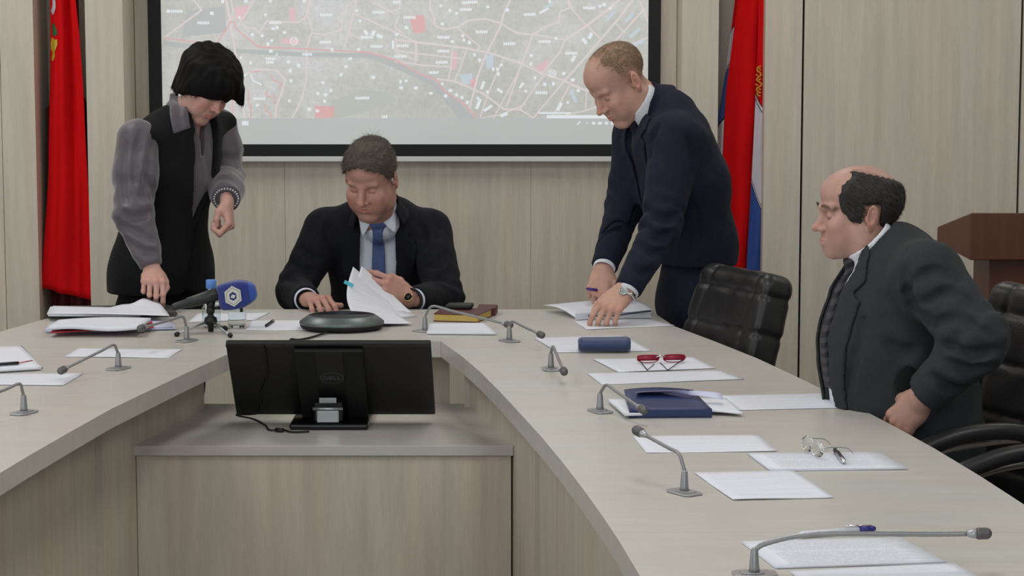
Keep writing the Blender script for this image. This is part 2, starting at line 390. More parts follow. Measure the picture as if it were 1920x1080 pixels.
# ------------------------------------------------------------------ sculpting: signed distance fields turned into one smooth surface
f32 = np.float32
def nv(v): return np.array(v, dtype=np.float64)
def unit(v): v = nv(v); return v / np.linalg.norm(v)
class SD:
    def __init__(s, lo, hi, h):
        s.lo = nv(lo); s.h = h; n = np.ceil((nv(hi) - s.lo) / h).astype(int) + 1; s.n = n
        s.ax = [(s.lo[i] + h * np.arange(n[i])).astype(f32) for i in range(3)]
        s.d = np.ones(tuple(n), f32)
    def win(s, lo, hi, m):
        sl = []
        for i in range(3):
            a = int(max(0, math.floor((lo[i] - m - s.lo[i]) / s.h))); b = int(min(s.n[i], math.ceil((hi[i] + m - s.lo[i]) / s.h) + 1))
            if b <= a: return None
            sl.append(slice(a, b))
        sl = tuple(sl)
        return sl, s.ax[0][sl[0]][:, None, None], s.ax[1][sl[1]][None, :, None], s.ax[2][sl[2]][None, None, :]
    def put(s, sl, e, k, op):
        o = s.d[sl]
        if op == 'u':
            if k: hh = np.maximum(k - np.abs(o - e), 0) / k; s.d[sl] = np.minimum(o, e) - hh * hh * k * .25
            else: s.d[sl] = np.minimum(o, e)
        elif op == 's':
            e = -e
            if k: hh = np.maximum(k - np.abs(o - e), 0) / k; s.d[sl] = np.maximum(o, e) + hh * hh * k * .25
            else: s.d[sl] = np.maximum(o, e)
    def ell(s, c, r, k=.01, op='u', R=None):
        c = nv(c); r = nv(r); m = k + 3 * s.h; big = max(r) if R is not None else 0
        q = s.win(c - (big or r), c + (big or r), m)
        if q is None: return s
        sl, X, Y, Z = q; x, y, z = X - f32(c[0]), Y - f32(c[1]), Z - f32(c[2])
        if R is not None:
            R = np.array(R, dtype=np.float32); x, y, z = (R[0, 0] * x + R[1, 0] * y + R[2, 0] * z, R[0, 1] * x + R[1, 1] * y + R[2, 1] * z, R[0, 2] * x + R[1, 2] * y + R[2, 2] * z)
        k0 = np.sqrt((x / r[0]) ** 2 + (y / r[1]) ** 2 + (z / r[2]) ** 2); k1 = np.sqrt((x / r[0] ** 2) ** 2 + (y / r[1] ** 2) ** 2 + (z / r[2] ** 2) ** 2) + 1e-9
        s.put(sl, (k0 * (k0 - 1) / k1).astype(f32), k, op); return s
    def cap(s, a, b, ra, rb=None, k=.01, op='u'):
        rb = ra if rb is None else rb; a = nv(a); b = nv(b); mr = max(ra, rb)
        q = s.win(np.minimum(a, b) - mr, np.maximum(a, b) + mr, k + 3 * s.h)
        if q is None: return s
        sl, X, Y, Z = q; d = b - a; L = float(d @ d) + 1e-12
        t = np.clip(((X - a[0]) * d[0] + (Y - a[1]) * d[1] + (Z - a[2]) * d[2]) / L, 0, 1)
        e = np.sqrt((X - a[0] - t * d[0]) ** 2 + (Y - a[1] - t * d[1]) ** 2 + (Z - a[2] - t * d[2]) ** 2) - (ra + (rb - ra) * t)
        s.put(sl, e.astype(f32), k, op); return s
    def chain(s, pts, rs, k=.01, op='u'):
        for i in range(len(pts) - 1): s.cap(pts[i], pts[i + 1], rs[i], rs[i + 1], k, op)
        return s
    def ecap(s, a, b, u, r0, r1, k=.02, op='u'):
        """capsule of elliptic section: u = the section's first axis, r = (along u, across)"""
        a = nv(a); b = nv(b); d = b - a; L = float(np.linalg.norm(d)); t_ = d / L; u = nv(u); u = u - t_ * (u @ t_); u /= np.linalg.norm(u); v = np.cross(t_, u)
        mr = max(*r0, *r1); q = s.win(np.minimum(a, b) - mr, np.maximum(a, b) + mr, k + 3 * s.h)
        if q is None: return s
        sl, X, Y, Z = q; x, y, z = X - a[0], Y - a[1], Z - a[2]
        w_ = x * t_[0] + y * t_[1] + z * t_[2]; t = np.clip(w_ / L, 0, 1); over = w_ - t * L
        qu = x * u[0] + y * u[1] + z * u[2]; qv = x * v[0] + y * v[1] + z * v[2]
        ru = r0[0] + (r1[0] - r0[0]) * t; rv = r0[1] + (r1[1] - r0[1]) * t; mn = np.minimum(ru, rv)
        k0 = np.sqrt((qu / ru) ** 2 + (qv / rv) ** 2 + (over / mn) ** 2); k1 = np.sqrt((qu / ru ** 2) ** 2 + (qv / rv ** 2) ** 2 + (over / mn ** 2) ** 2) + 1e-6
        e = np.where(k0 < .05, -mn, k0 * (k0 - 1) / k1)
        s.put(sl, e.astype(f32), k, op); return s
    def grids(s):
        return s.ax[0][:, None, None], s.ax[1][None, :, None], s.ax[2][None, None, :]
    def local(s, o, ex, ey, ez):
        """coordinates of all grid points in the frame (o; ex,ey,ez)"""
        X, Y, Z = s.grids(); X = X - f32(o[0]); Y = Y - f32(o[1]); Z = Z - f32(o[2])
        return tuple((X * f32(e[0]) + Y * f32(e[1]) + Z * f32(e[2])) for e in (ex, ey, ez))
    def mesh(s, relax=1):
        d = s.d; n = s.n; ins = d < 0
        c = np.zeros(tuple(n - 1), np.int8)
        for dx in (0, 1):
            for dy in (0, 1):
                for dz in (0, 1): c += ins[dx:n[0] - 1 + dx, dy:n[1] - 1 + dy, dz:n[2] - 1 + dz]
        act = (c > 0) & (c < 8); idx = -np.ones(act.shape, np.int32); I = np.argwhere(act); idx[act] = np.arange(len(I))
        acc = np.zeros((len(I), 3)); cnt = np.zeros(len(I))
        cor = [(x, y, z) for x in (0, 1) for y in (0, 1) for z in (0, 1)]
        for a in cor:
            for ax in range(3):
                if a[ax]: continue
                b = list(a); b[ax] = 1
                da = d[I[:, 0] + a[0], I[:, 1] + a[1], I[:, 2] + a[2]]; db = d[I[:, 0] + b[0], I[:, 1] + b[1], I[:, 2] + b[2]]
                m = (da < 0) != (db < 0); t = da[m] / (da[m] - db[m])
                p = np.repeat(nv(a)[None], m.sum(), 0); p[:, ax] = t; acc[m] += p; cnt[m] += 1
        V = s.lo + s.h * (I + acc / np.maximum(cnt, 1)[:, None]); Fs = []
        for ax in range(3):
            e = [slice(0, n[i] - 1) for i in range(3)]; o1, o2 = (ax + 1) % 3, (ax + 2) % 3
            e[o1] = slice(1, n[o1] - 1); e[o2] = slice(1, n[o2] - 1); a_ = ins[tuple(e)]
            e2 = list(e); e2[ax] = slice(1, n[ax]); b_ = ins[tuple(e2)]
            for flip in (0, 1):
                m = (a_ & ~b_) if not flip else (~a_ & b_); J = np.argwhere(m)
                if not len(J): continue
                J[:, o1] += 1; J[:, o2] += 1; q = []
                for u_, v_ in ((0, 0), (1, 0), (1, 1), (0, 1)):
                    K = J.copy(); K[:, o1] -= 1 - u_; K[:, o2] -= 1 - v_; q.append(idx[K[:, 0], K[:, 1], K[:, 2]])
                q = np.stack(q, 1); Fs.append(q if not flip else q[:, ::-1])
        Fc = np.concatenate(Fs) if Fs else np.zeros((0, 4), int)
        for _ in range(relax):
            sm = np.zeros_like(V); ct = np.zeros(len(V))
            for i in range(4):
                a, b = Fc[:, i], Fc[:, (i + 1) % 4]
                np.add.at(sm, a, V[b]); np.add.at(ct, a, 1); np.add.at(sm, b, V[a]); np.add.at(ct, b, 1)
            V = V * .5 + .5 * sm / np.maximum(ct, 1)[:, None]
        return V, Fc
def cut_to(V, Fc, keep):
    """drop the faces whose vertices are all outside keep"""
    m = keep[Fc].any(1); Fc = Fc[m]; used = np.zeros(len(V), bool); used[Fc.ravel()] = True
    re = np.cumsum(used) - 1; return V[used], re[Fc]
def xf(V, M4):
    A = np.array(M4); return V @ A[:3, :3].T + A[:3, 3]
def np_mesh(name, parts, mats, parent, tint=False):
    """parts: list of (V, F, material index, tint or None) -> one mesh object"""
    n = 0; VV = []; FF = []; MI = []; TT_ = []
    for V, Fc, mi, tn in parts:
        VV.append(V); FF.append(Fc + n); MI.append(np.full(len(Fc), mi)); n += len(V)
        TT_.append(tn if tn is not None else np.ones((len(V), 3)))
    V = np.concatenate(VV); Fc = np.concatenate(FF); mi = np.concatenate(MI)
    me = bpy.data.meshes.new(name); me.vertices.add(len(V)); me.vertices.foreach_set('co', V.astype(f32).ravel())
    me.loops.add(len(Fc) * 4); me.loops.foreach_set('vertex_index', Fc.astype(np.int32).ravel())
    me.polygons.add(len(Fc)); me.polygons.foreach_set('loop_start', np.arange(len(Fc), dtype=np.int32) * 4)
    me.polygons.foreach_set('material_index', mi.astype(np.int32)); me.polygons.foreach_set('use_smooth', np.ones(len(Fc), bool))
    me.update(calc_edges=True); me.validate()
    if tint:
        a = me.attributes.new('tint', 'FLOAT_COLOR', 'POINT'); t = np.ones((len(V), 4), f32); t[:, :3] = np.concatenate(TT_); a.data.foreach_set('color', t.ravel())
    for q in mats: me.materials.append(q)
    o = bpy.data.objects.new(name, me); COL.objects.link(o)
    if parent is not None: attach(o, parent)
    return o
def wob(x, y, z, f, ph=0):
    """smooth cheap noise in -1..1"""
    return (np.sin(f * (x + .7 * y) + 1.7 * np.sin(f * .63 * z + ph) + ph) * np.sin(f * .81 * (z - .5 * x) + 1.3 * np.sin(f * .7 * y + 2 * ph)) + .5 * np.sin(f * 1.9 * (y + z) + 2 * np.sin(f * x) + ph * 3)) / 1.5
def poly2(X, Z, pts):
    """signed distance to a polygon"""
    X, Z = np.broadcast_arrays(X, Z); d = np.full(X.shape, 1e9, f32); ins = np.zeros(X.shape, bool); n = len(pts)
    for i in range(n):
        (ax, az), (bx, bz) = pts[i], pts[(i + 1) % n]; ex, ez = bx - ax, bz - az
        t = np.clip(((X - ax) * ex + (Z - az) * ez) / (ex * ex + ez * ez + 1e-12), 0, 1)
        d = np.minimum(d, np.sqrt((X - ax - t * ex) ** 2 + (Z - az - t * ez) ** 2))
        c = ((az <= Z) & (bz > Z)) | ((bz <= Z) & (az > Z))
        with np.errstate(divide='ignore', invalid='ignore'): xi = ax + (Z - az) / (ez if ez else 1e-9) * ex
        ins ^= c & (X < xi)
    return np.where(ins, -d, d)

# ------------------------------------------------------------------ heads
def sstep(a, b, x):
    t = np.clip((x - a) / (b - a), 0, 1); return t * t * (3 - 2 * t)
def face_frame(fwd, pitch, roll=0):
    """columns: person's left, back, up"""
    f = Vector((fwd[0], fwd[1], 0)).normalized(); c, s = math.cos(math.radians(pitch)), math.sin(math.radians(pitch))
    up0 = Vector((0, 0, 1)); f3 = f * c - up0 * s; up = f * s + up0 * c; left = up.cross(f3)
    if roll:
        q = Matrix.Rotation(math.radians(roll), 3, f3); up = q @ up; left = q @ left
    return left, -f3, up
def make_head(org, fwd, pitch, roll=0, scale=1, h=.0020, p={}, neck_to=None):
    """returns world verts/faces/tint of head + neck and the local field for hair"""
    left, back, up = face_frame(fwd, pitch, roll)
    M4 = Matrix(((left.x, back.x, up.x, org[0]), (left.y, back.y, up.y, org[1]), (left.z, back.z, up.z, org[2]), (0, 0, 0, 1))) @ Matrix.Scale(scale, 4)
    g = lambda k, d: p.get(k, d)
    fat, jaw, nose = g('fat', 0), g('jaw', 0), g('nose', 1); bo, mz, cu, eo = g('brow_out', 0), g('muzzle', 0), g('chin_up', 0), g('eye_out', 0)
    s = SD((-.105, -.14, -.2), (.105, .135, .135), h)
    s.ell((0, .018, .042), (.0745, .092, .078), 0)
    s.ell((0, -.01, .055), (.066, .082, .060), .02)                  # forehead
    s.ell((0, -.028, -.03), (.059 + fat * .6, .058, .075), .03)
    for q in (-1, 1):
        s.ell((q * .055, .005, -.055), (.017 + fat, .032, .036), .03)    # jaw angle
        s.cap((q * (.050 + fat), -.01, -.082), (q * .018, -.062, -.104 + cu), .017 + fat * .5 + jaw * .3, .015, .022)
        s.ell((q * (.040 + fat * .3), -.064 - eo * .5, -.022), (.021, .018, .019), .022)   # cheekbone
        s.ell((q * .034, -.058, -.058), (.022 + fat * .8, .018 + fat * .3, .026), .03)  # cheek
        s.cap((q * .012, -.0815 - bo, .021), (q * .043, -.071 - bo, .023), .0085, .0075, .014)  # brow
    s.ell((0, -.068, -.100 + cu), (.022 + jaw, .017 + jaw * .5, .017), .018)      # chin
    s.ell((0, -.072 - mz, -.064), (.026, .016, .024), .014)                # muzzle
    if fat > 0.004: s.ell((0, -.03, -.115), (.040, .036, .022), .03)      # double chin
    for q in (-1, 1):
        s.ell((q * .031, -.0865 - eo, .0045), (.0155, .0105, .0105), .012, 's')     # socket
        s.ell((q * .0305, -.0655 - eo, .0035), (.0145, .0135, .0125), .004)            # lidded eyeball
    # nose
    s.cap((0, -.081, .014), (0, -.102 * (.5 + nose * .5), -.026), .0078, .0105 * nose, .013)
    s.ell((0, -.104 - .004 * nose, -.029), (.0098 * nose, .0095, .0085), .006)
    for q in (-1, 1):
        s.ell((q * .0130 * nose, -.0935, -.0320), (.0076 * nose, .0095, .0076), .007)
        s.ell((q * .0058, -.1035, -.0405), (.0034, .0055, .0040), .003, 's')
        s.cap((q * .0175, -.088, -.036), (q * .028, -.081, -.050), .0008, .0004, .005, 's')   # smile fold
    # mouth
    mo = g('mouth', 0)
    s.cap((-.021, -.0825 - mz, -.0615), (0, -.0895 - mz, -.0585), .0024, .0042, .006); s.cap((.021, -.0825 - mz, -.0615), (0, -.0895 - mz, -.0585), .0024, .0042, .006)
    s.cap((-.017, -.0825 - mz, -.0675), (0, -.0885 - mz, -.0695), .0028, .0048, .007); s.cap((.017, -.0825 - mz, -.0675), (0, -.0885 - mz, -.0695), .0028, .0048, .007)
    s.cap((-.021, -.0855 - mz, -.0618), (0, -.0955 - mz, -.0642), .0008, .0014 + mo, .0022, 's'); s.cap((.021, -.0855 - mz, -.0618), (0, -.0955 - mz, -.0642), .0008, .0014 + mo, .0022, 's')
    s.ell((0, -.090 - mz, -.081), (.017, .006, .0045), .008, 's')
    # lid crease and lash slit
    op = g('eye', 0)
    for q in (-1, 1):
        for a in range(-3, 4):
            x0, x1 = a * .0036, (a + 1) * .0036
            if a < 3: s.cap((q * .0305 + x0, -.0800 - eo + x0 * x0 * 22, -.0048 + x0 * x0 * 18), (q * .0305 + x1, -.0800 - eo + x1 * x1 * 22, -.0048 + x1 * x1 * 18), .0013 + op * .0012, None, .002, 's')
            if a < 3: s.cap((q * .0305 + x0, -.0790 - eo + x0 * x0 * 22, .0095 - x0 * x0 * 18), (q * .0305 + x1, -.0790 - eo + x1 * x1 * 22, .0095 - x1 * x1 * 18), .0010, None, .003, 's')
    # ears
    for q in (-1, 1):
        R = np.array(Matrix.Rotation(math.radians(q * 22), 3, 'Z') @ Matrix.Rotation(math.radians(-12), 3, 'X'))
        s.ell((q * .0795, .016, -.002), (.0070, .0185, .0315), .004, 'u', R)
        s.ell((q * .0760, .012, -.027), (.0065, .0095, .0115), .004)
        s.ell((q * .0865, .011, .002), (.0052, .0110, .0205), .0025, 's', R)
        s.cap((q * .0820, .016, .010), (q * .0815, .019, -.012), .0030, .0030, .003)
        s.ell((q * .0775, .000, -.006), (.006, .004, .008), .004)
    nd = Matrix(M4).inverted() @ Vector(neck_to) if neck_to is not None else Vector((0, .05, -.19))
    nr = .052 + fat * .9
    s.cap((0, .028, -.055), tuple(nd), nr, nr + .006, .022)
    if fat > .004: s.cap((0, -.02, -.105), tuple(Vector((0, -.03, -.03)) + nd * .75), .038, .04, .03)
    V, Fc = s.mesh(1)
    x, y, z = V.T; ax = np.abs(x); T = np.ones((len(V), 3))
    def blend(m, c):
        m = np.clip(m, 0, 1)[:, None]; T[:] = T * (1 - m) + T * np.array(c) * m
    blend(np.exp(-(((ax - .042) / .022) ** 2 + ((z + .035) / .022) ** 2 + ((y + .07) / .03) ** 2)) * g('blush', .5), (1.04, .74, .70))
    blend(np.exp(-((ax / .016) ** 2 + ((z + .03) / .02) ** 2 + ((y + .105) / .016) ** 2)) * .6, (1.03, .74, .70))
    blend(sstep(.076, .088, ax) * (z < .05) * .6, (1.04, .72, .68))
    lip = ((np.abs(z + .0643) < .0095 * np.clip(1 - (ax / .0235) ** 2, 0, 1)) & (y < -.078)).astype(float)
    blend(lip * g('lips', .6), (.92, .56, .54))
    bz = z - .0255 - .004 * np.cos(ax * 60) + g('browdrop', 0)
    brow = np.exp(-((bz / .0048) ** 2)) * sstep(.006, .014, ax) * (1 - sstep(.046, .054, ax)) * (y < -.05)
    blend(brow * g('brow', .8) * (.75 + .25 * np.sin(x * 2600 + z * 1500)), g('browc', (.32, .28, .26)))
    lash = np.exp(-((z + .0046 - ((ax - .0305) ** 2) * 18) / (.0015 + op * .0012)) ** 2) * (1 - sstep(.011, .0145, np.abs(ax - .0305))) * (y < -.06)
    blend(lash * .85, (.30, .22, .21))
    sock = np.exp(-(((ax - .0305) / .016) ** 2 + ((z - .002) / .011) ** 2)) * (y < -.05)
    blend(sock * .35, (.86, .74, .72))
    if g('stubble', 0): blend(sstep(-.045, -.065, z) * (y < .0) * (1 - lip) * g('stubble', 0), (.80, .82, .86))
    for fn in p.get('tints', []): fn(x, y, z, blend)
    return xf(V, M4), Fc, T, s, M4
def skull(h=.003, pad=.02):
    """the plain scalp field in head coordinates, for growing hair on it"""
    s = SD((-.115, -.14, -.16), (.115, .16, .165), h)
    s.ell((0, .018, .042), (.0745, .092, .078), 0)
    s.ell((0, -.01, .055), (.066, .082, .060), .02)
    s.ell((0, -.028, -.03), (.059, .058, .075), .03)
    s.cap((0, .028, -.055), (0, .05, -.19), .056, .06, .022)
    return s
def strands(mb_v, mb_f, pos, nrm, dirs, L, wd, lift, rng, curl=.3):
    """thin tapering blades that follow the scalp; collected into arrays"""
    for p, n, d in zip(pos, nrm, dirs):
        l = L * rng.uniform(.6, 1.25); d = d + rng.normal(0, .18, 3); d -= n * (d @ n); d /= np.linalg.norm(d) + 1e-9
        side = np.cross(n, d) * wd * rng.uniform(.6, 1.3); base = len(mb_v); lf = lift * rng.uniform(.3, 1.4)
        for t in (0, .35, .7, 1):
            c = p + d * l * t + n * (lf * (t ** 1.0) - curl * l * t * t * .5)
            w_ = side * (1 - t * .92); mb_v.append(c - w_); mb_v.append(c + w_)
        for i in range(3): mb_f.append((base + 2 * i, base + 2 * i + 1, base + 2 * i + 3, base + 2 * i + 2))
def vnormals(V, Fc):
    n = np.cross(V[Fc[:, 2]] - V[Fc[:, 0]], V[Fc[:, 3]] - V[Fc[:, 1]]); out = np.zeros_like(V)
    for i in range(4): np.add.at(out, Fc[:, i], n)
    return out / (np.linalg.norm(out, axis=1)[:, None] + 1e-12)
def make_hair(parent, M4, mat_, thick, region, flow, name='hair', h=.0028, taper=.0, n_str=2500, L=.035, wd=.0008, lift=.004, seed=1, extra=None, curl=.3, rough_amp=.0015, shell=True):
    """thick(x,y,z) and region(x,y,z)<0 give the hair mass; flow(x,y,z)->direction of the locks"""
    s = skull(h); X, Y, Z = s.grids()
    rg = region(X, Y, Z); tp = sstep(0, taper, -rg) if taper else 1
    e = s.d - (thick(X, Y, Z) + rough_amp * wob(X, Y, Z, 260, seed)) * tp + (.0004 if taper else 0)
    if extra: 
        s.d = e.astype(f32); extra(s); e = s.d
    s.d = np.maximum(e, rg).astype(f32)
    V, Fc = s.mesh(1); N = vnormals(V, Fc); rng = np.random.default_rng(seed)
    # strands start on the outer skin of the mass
    d0 = np.linalg.norm((V - np.array((0, .018, .042))) / np.array((.0745, .092, .078)), axis=1)
    outer = np.where(((N * (V - np.array((0, .01, 0)))).sum(1) > .02) & (d0 > 1.0))[0]
    parts = [(xf(V, M4), Fc, 0, None)] if shell else []
    if not shell:
        gi = ((V[outer] - s.lo) / s.h).astype(int); dep = -rg[gi[:, 0], gi[:, 1], gi[:, 2]]; outer = outer[rng.uniform(0, 1, len(outer)) < np.clip(dep / .03, .05, 1)]
    if n_str and len(outer):
        I = rng.choice(outer, n_str); P = V[I] + rng.normal(0, .0008, (n_str, 3)); fl = np.array([flow(*q) for q in P])
        vv, ff = [], []; strands(vv, ff, P - N[I] * .0008, N[I], fl, L, wd, lift, rng, curl)
        parts.append((xf(np.array(vv), M4), np.array(ff), 0, None))
    return np_mesh(name, parts, [mat_], parent)

# ------------------------------------------------------------------ hands
def make_hand(wrist, direc, palm, right, curls, spread=(8, 2, -3, -9), thumb=None, elbow=None, scale=1, h=.0019, wrist_r=(.029, .021), arm_r=.033):
    """wrist point, direction wrist->knuckles, palm normal; curls: four (mcp,pip,dip) in degrees"""
    y = unit(direc); zl = -unit(palm); zl = unit(zl - y * (zl @ y)); x = np.cross(y, zl)
    M4 = Matrix(((x[0], y[0], zl[0], wrist[0]), (x[1], y[1], zl[1], wrist[1]), (x[2], y[2], zl[2], wrist[2]), (0, 0, 0, 1))) @ Matrix.Scale(scale, 4)
    m = 1 if right else -1
    s = SD((-.085, -.11, -.115), (.085, .205, .05), h)
    s.ecap((0, .0, 0), (m * -.002, .078, 0), (1, 0, 0), wrist_r, (.039, .0125), .01)
    s.ell((m * -.026, .034, -.008), (.016, .028, .013), .012); s.ell((m * .026, .036, -.007), (.013, .030, .012), .012)
    K = [(-.0295, .086, 0), (-.0095, .090, .002), (.0105, .086, .001), (.0290, .076, -.002)]
    Ls = [(.042, .026, .020), (.046, .030, .021), (.042, .028, .021), (.033, .021, .018)]
    R = [(.0096, .0088, .0080, .0070), (.0098, .0089, .0081, .0070), (.0094, .0085, .0077, .0067), (.0084, .0075, .0068, .0060)]
    nails = []
    for i in range(4):
        p = Vector((m * K[i][0], K[i][1], K[i][2])); a = 0; sp = math.radians(-m * spread[i]) * -1
        sp = math.radians(spread[i]) * m
        pts = [p]
        for j in range(3):
            a += math.radians(curls[i][j]); dr = Vector((-math.sin(sp) * math.cos(a), math.cos(sp) * math.cos(a), -math.sin(a))); p = p + dr * Ls[i][j]; pts.append(p)
        s.cap((m * K[i][0] * .7, .045, 0), pts[0], .008, .0095, .010)
        s.ell(pts[0] + Vector((0, 0, .002)), (.0098, .0100, .0092), .007)
        for j in range(3): s.cap(pts[j], pts[j + 1], R[i][j], R[i][j + 1], .0035 if j else .004)
        s.ell(pts[1], (R[i][1] * 1.07,) * 3, .003)
        up = Vector((math.sin(sp) * 0, math.sin(a) * math.cos(sp), math.cos(a))); nails.append((pts[3] - dr * .004 + up * R[i][3] * .9, dr))
    tb = thumb or ((-.042, .046, -.016), (-.055, .072, -.026), (-.052, .098, -.032))
    t0 = Vector((m * -.020, .018, -.006)); t1, t2, t3 = [Vector((m * q[0], q[1], q[2])) for q in tb]
    s.cap(t0, t1, .015, .0125, .012); s.cap(t1, t2, .0115, .0102, .005); s.cap(t2, t3, .0102, .0085, .004)
    nails.append((t3 + Vector((m * -.003, 0, .007)), (t3 - t2).normalized()))
    if elbow is not None:
        e = M4.inverted() @ Vector(elbow); e = e.normalized() * .10
        s.ecap((0, .004, 0), tuple(e), (1, 0, 0), wrist_r, (arm_r, arm_r * .86), .012)
    V, Fc = s.mesh(1); T = np.ones((len(V), 3))
    for p in range(4):   # knuckles redder
        dd = ((V - np.array((m * K[p][0], K[p][1], .008))) ** 2).sum(1); k = np.exp(-dd / .00012)[:, None] * .45; T = T * (1 - k) + T * np.array((1.02, .76, .72)) * k
    for c, dr in nails:
        dd = ((V - np.array(c)) ** 2).sum(1); k = (np.exp(-dd / .000022) * .75)[:, None]; T = T * (1 - k) + np.array((1.12, 1.02, 1.0)) * k
    tip = sstep(.13, .17, V[:, 1])[:, None] * .3; T = T * (1 - tip) + T * np.array((1.02, .78, .75)) * tip
    return xf(V, M4), Fc, T, M4

# ------------------------------------------------------------------ torsos and clothes
def torso_field(s, nodes, lat, grow=0, k=.05):
    for (a, ra), (b_, rb) in zip(nodes, nodes[1:]):
        s.ecap(a, b_, lat, (ra[0] + grow, ra[1] + grow), (rb[0] + grow, rb[1] + grow), k)
def arm_folds(s, sh, el, wr, amp=.004, seed=0):
    """creases gathered around the elbow and running along the sleeve"""
    sh, el, wr = nv(sh), nv(el), nv(wr)
    q = s.win(np.minimum(np.minimum(sh, el), wr) - .1, np.maximum(np.maximum(sh, el), wr) + .1, .01)
    sl, X, Y, Z = q; t1 = unit(el - sh); t2 = unit(wr - el); ax = unit(t2 - t1 + 1e-3)
    de = np.sqrt((X - el[0]) ** 2 + (Y - el[1]) ** 2 + (Z - el[2]) ** 2)
    c = X * t1[0] + Y * t1[1] + Z * t1[2]; c2 = X * t2[0] + Y * t2[1] + Z * t2[2]
    a = c * 120 + 2.2 * np.sin(22 * (X + Z) + seed) + 1.2 * np.sin(31 * Y + seed * 2); b_ = c2 * 105 + 2.0 * np.sin(25 * (Y - Z) + seed)
    e = amp * np.exp(-(de / .085) ** 2) * (np.sin(a) + .8 * np.sin(b_)) + amp * .35 * np.exp(-(de / .2) ** 2) * np.sin(a * .55 + 1.5 * np.sin(b_ * .3))
    s.d[sl] = s.d[sl] + e.astype(f32)
def sleeve(s, sh, el, wr, r=(.078, .062, .056, .043), k=.03, over=.0):
    sh, el, wr = nv(sh), nv(el), nv(wr)
    s.cap(sh, el, r[0], r[1], k); s.cap(el, wr, r[2], r[3], .02)
def surf_hit(s, px, py):
    d = nv(ray(px, py)); o = np.array((0, 0, H)); t = 3.4
    for _ in range(2600):
        p = o + d * t; i = ((p - s.lo) / s.h).astype(int)
        if (i >= 0).all() and (i < s.n).all() and s.d[tuple(i)] < 0: return p, d / np.linalg.norm(d)
        t += s.h * .5
        if t > 8: return None, None
    return None, None
def crease(s, pts, r=.010, depth=.004, k=.014):
    P_ = []
    path = catmull([(x, y, 0) for x, y in pts], 5)
    for q in path:
        p, d = surf_hit(s, q[0], q[1])
        if p is not None: P_.append(p - d * (r - depth))
    n = len(P_)
    for i in range(n - 1):
        f0, f1 = [.45 + .55 * math.sin(math.pi * (j + .5) / n) for j in (i, i + 1)]
        if np.linalg.norm(P_[i] - P_[i + 1]) < .05: s.cap(P_[i], P_[i + 1], r * f0, r * f1, k, 's')
def cap_cut(s, p, n):
    """cut everything beyond the plane through p with normal n within reach of p"""
    p = nv(p); n = unit(n); q = s.win(p - .09, p + .09, 0)
    if q is None: return
    sl, X, Y, Z = q; e = (X - p[0]) * n[0] + (Y - p[1]) * n[1] + (Z - p[2]) * n[2]
    r2 = (X - p[0]) ** 2 + (Y - p[1]) ** 2 + (Z - p[2]) ** 2
    s.d[sl] = np.where(r2 < .085 ** 2, np.maximum(s.d[sl], e), s.d[sl]).astype(f32)

# ------------------------------------------------------------------ people
W = on_y
def skin(name, rgb): return mat(name, rgb, .48, sss=.12, noise_amt=.05, nscale=60, bump=.06, bscale=420, attr=True, spec=.4)
M['skin_a'] = skin('skin_a', (186, 141, 126)); M['skin_b'] = skin('skin_b', (198, 156, 138)); M['skin_c'] = skin('skin_c', (184, 145, 130)); M['skin_w'] = skin('skin_w', (200, 156, 142))
def cloth(name, rgb, rough=.85, n=.08, bump=.25, bs=700, sheen=.03): return mat(name, rgb, rough, noise_amt=n, nscale=90, bump=bump, bscale=bs, sheen=sheen, spec=.2)
M['suit_black'] = cloth('suit_black', (24, 25, 31)); M['suit_navy'] = cloth('suit_navy', (27, 31, 48)); M['suit_grey'] = cloth('suit_grey', (48, 51, 53))
M['shirt_blue'] = cloth('shirt_pale_blue', (218, 223, 236), .8, .03, .1); M['shirt_white'] = cloth('shirt_white', (222, 224, 230), .8, .02, .1)
M['tie_blue'] = cloth('tie_blue', (88, 104, 150), .6, .15, .3, 900); M['tie_dark'] = cloth('tie_dark', (26, 27, 38), .6)
M['vest_black'] = cloth('vest_black', (20, 21, 23)); M['trouser_black'] = cloth('trouser_black', (18, 18, 20)); M['shoe'] = mat('shoe_leather', (15, 14, 13), .3)
M['satin'] = mat('satin_grey', (86, 79, 86), .5, .05, noise_amt=.06, nscale=40, bump=.25, bscale=46, sheen=.5, spec=.4)
M['satin_dark'] = M['satin']
M['hair_black'] = mat('hair_black', (13, 11, 11), .65, noise_amt=.3, nscale=300, spec=.18)
M['hair_grey'] = mat('hair_greyish_brown', (88, 81, 72), .6, noise_amt=.35, nscale=260, spec=.3)
M['hair_dark'] = mat('hair_dark_grey', (50, 47, 44), .6, noise_amt=.4, nscale=260, spec=.3)
M['hair_fair'] = mat('hair_fair', (128, 110, 82), .65, noise_amt=.25, nscale=300, spec=.3)
M['gold'] = mat('gold', (210, 180, 120), .25, 1)
# striped tie
def stripes():
    m = cloth('tie_striped', (34, 34, 40), .6); nt = m.node_tree; b = nt.nodes['Principled BSDF']
    tc = nt.nodes.new('ShaderNodeTexCoord'); mp = nt.nodes.new('ShaderNodeMapping'); mp.inputs['Rotation'].default_value = (0, math.radians(35), 0)
    wv = nt.nodes.new('ShaderNodeTexWave'); wv.bands_direction = 'Z'; wv.inputs['Scale'].default_value = 16; wv.inputs['Distortion'].default_value = .3
    nt.links.new(tc.outputs['Object'], mp.inputs[0]); nt.links.new(mp.outputs[0], wv.inputs[0])
    cr = nt.nodes.new('ShaderNodeValToRGB'); e = cr.color_ramp.elements; e[0].position = .45; e[0].color = lin((36, 35, 40)); e[1].position = .6; e[1].color = lin((66, 63, 67))
    nt.links.new(wv.outputs[0], cr.inputs[0]); nt.links.new(cr.outputs[0], b.inputs['Base Color']); return m
M['tie_striped'] = stripes()

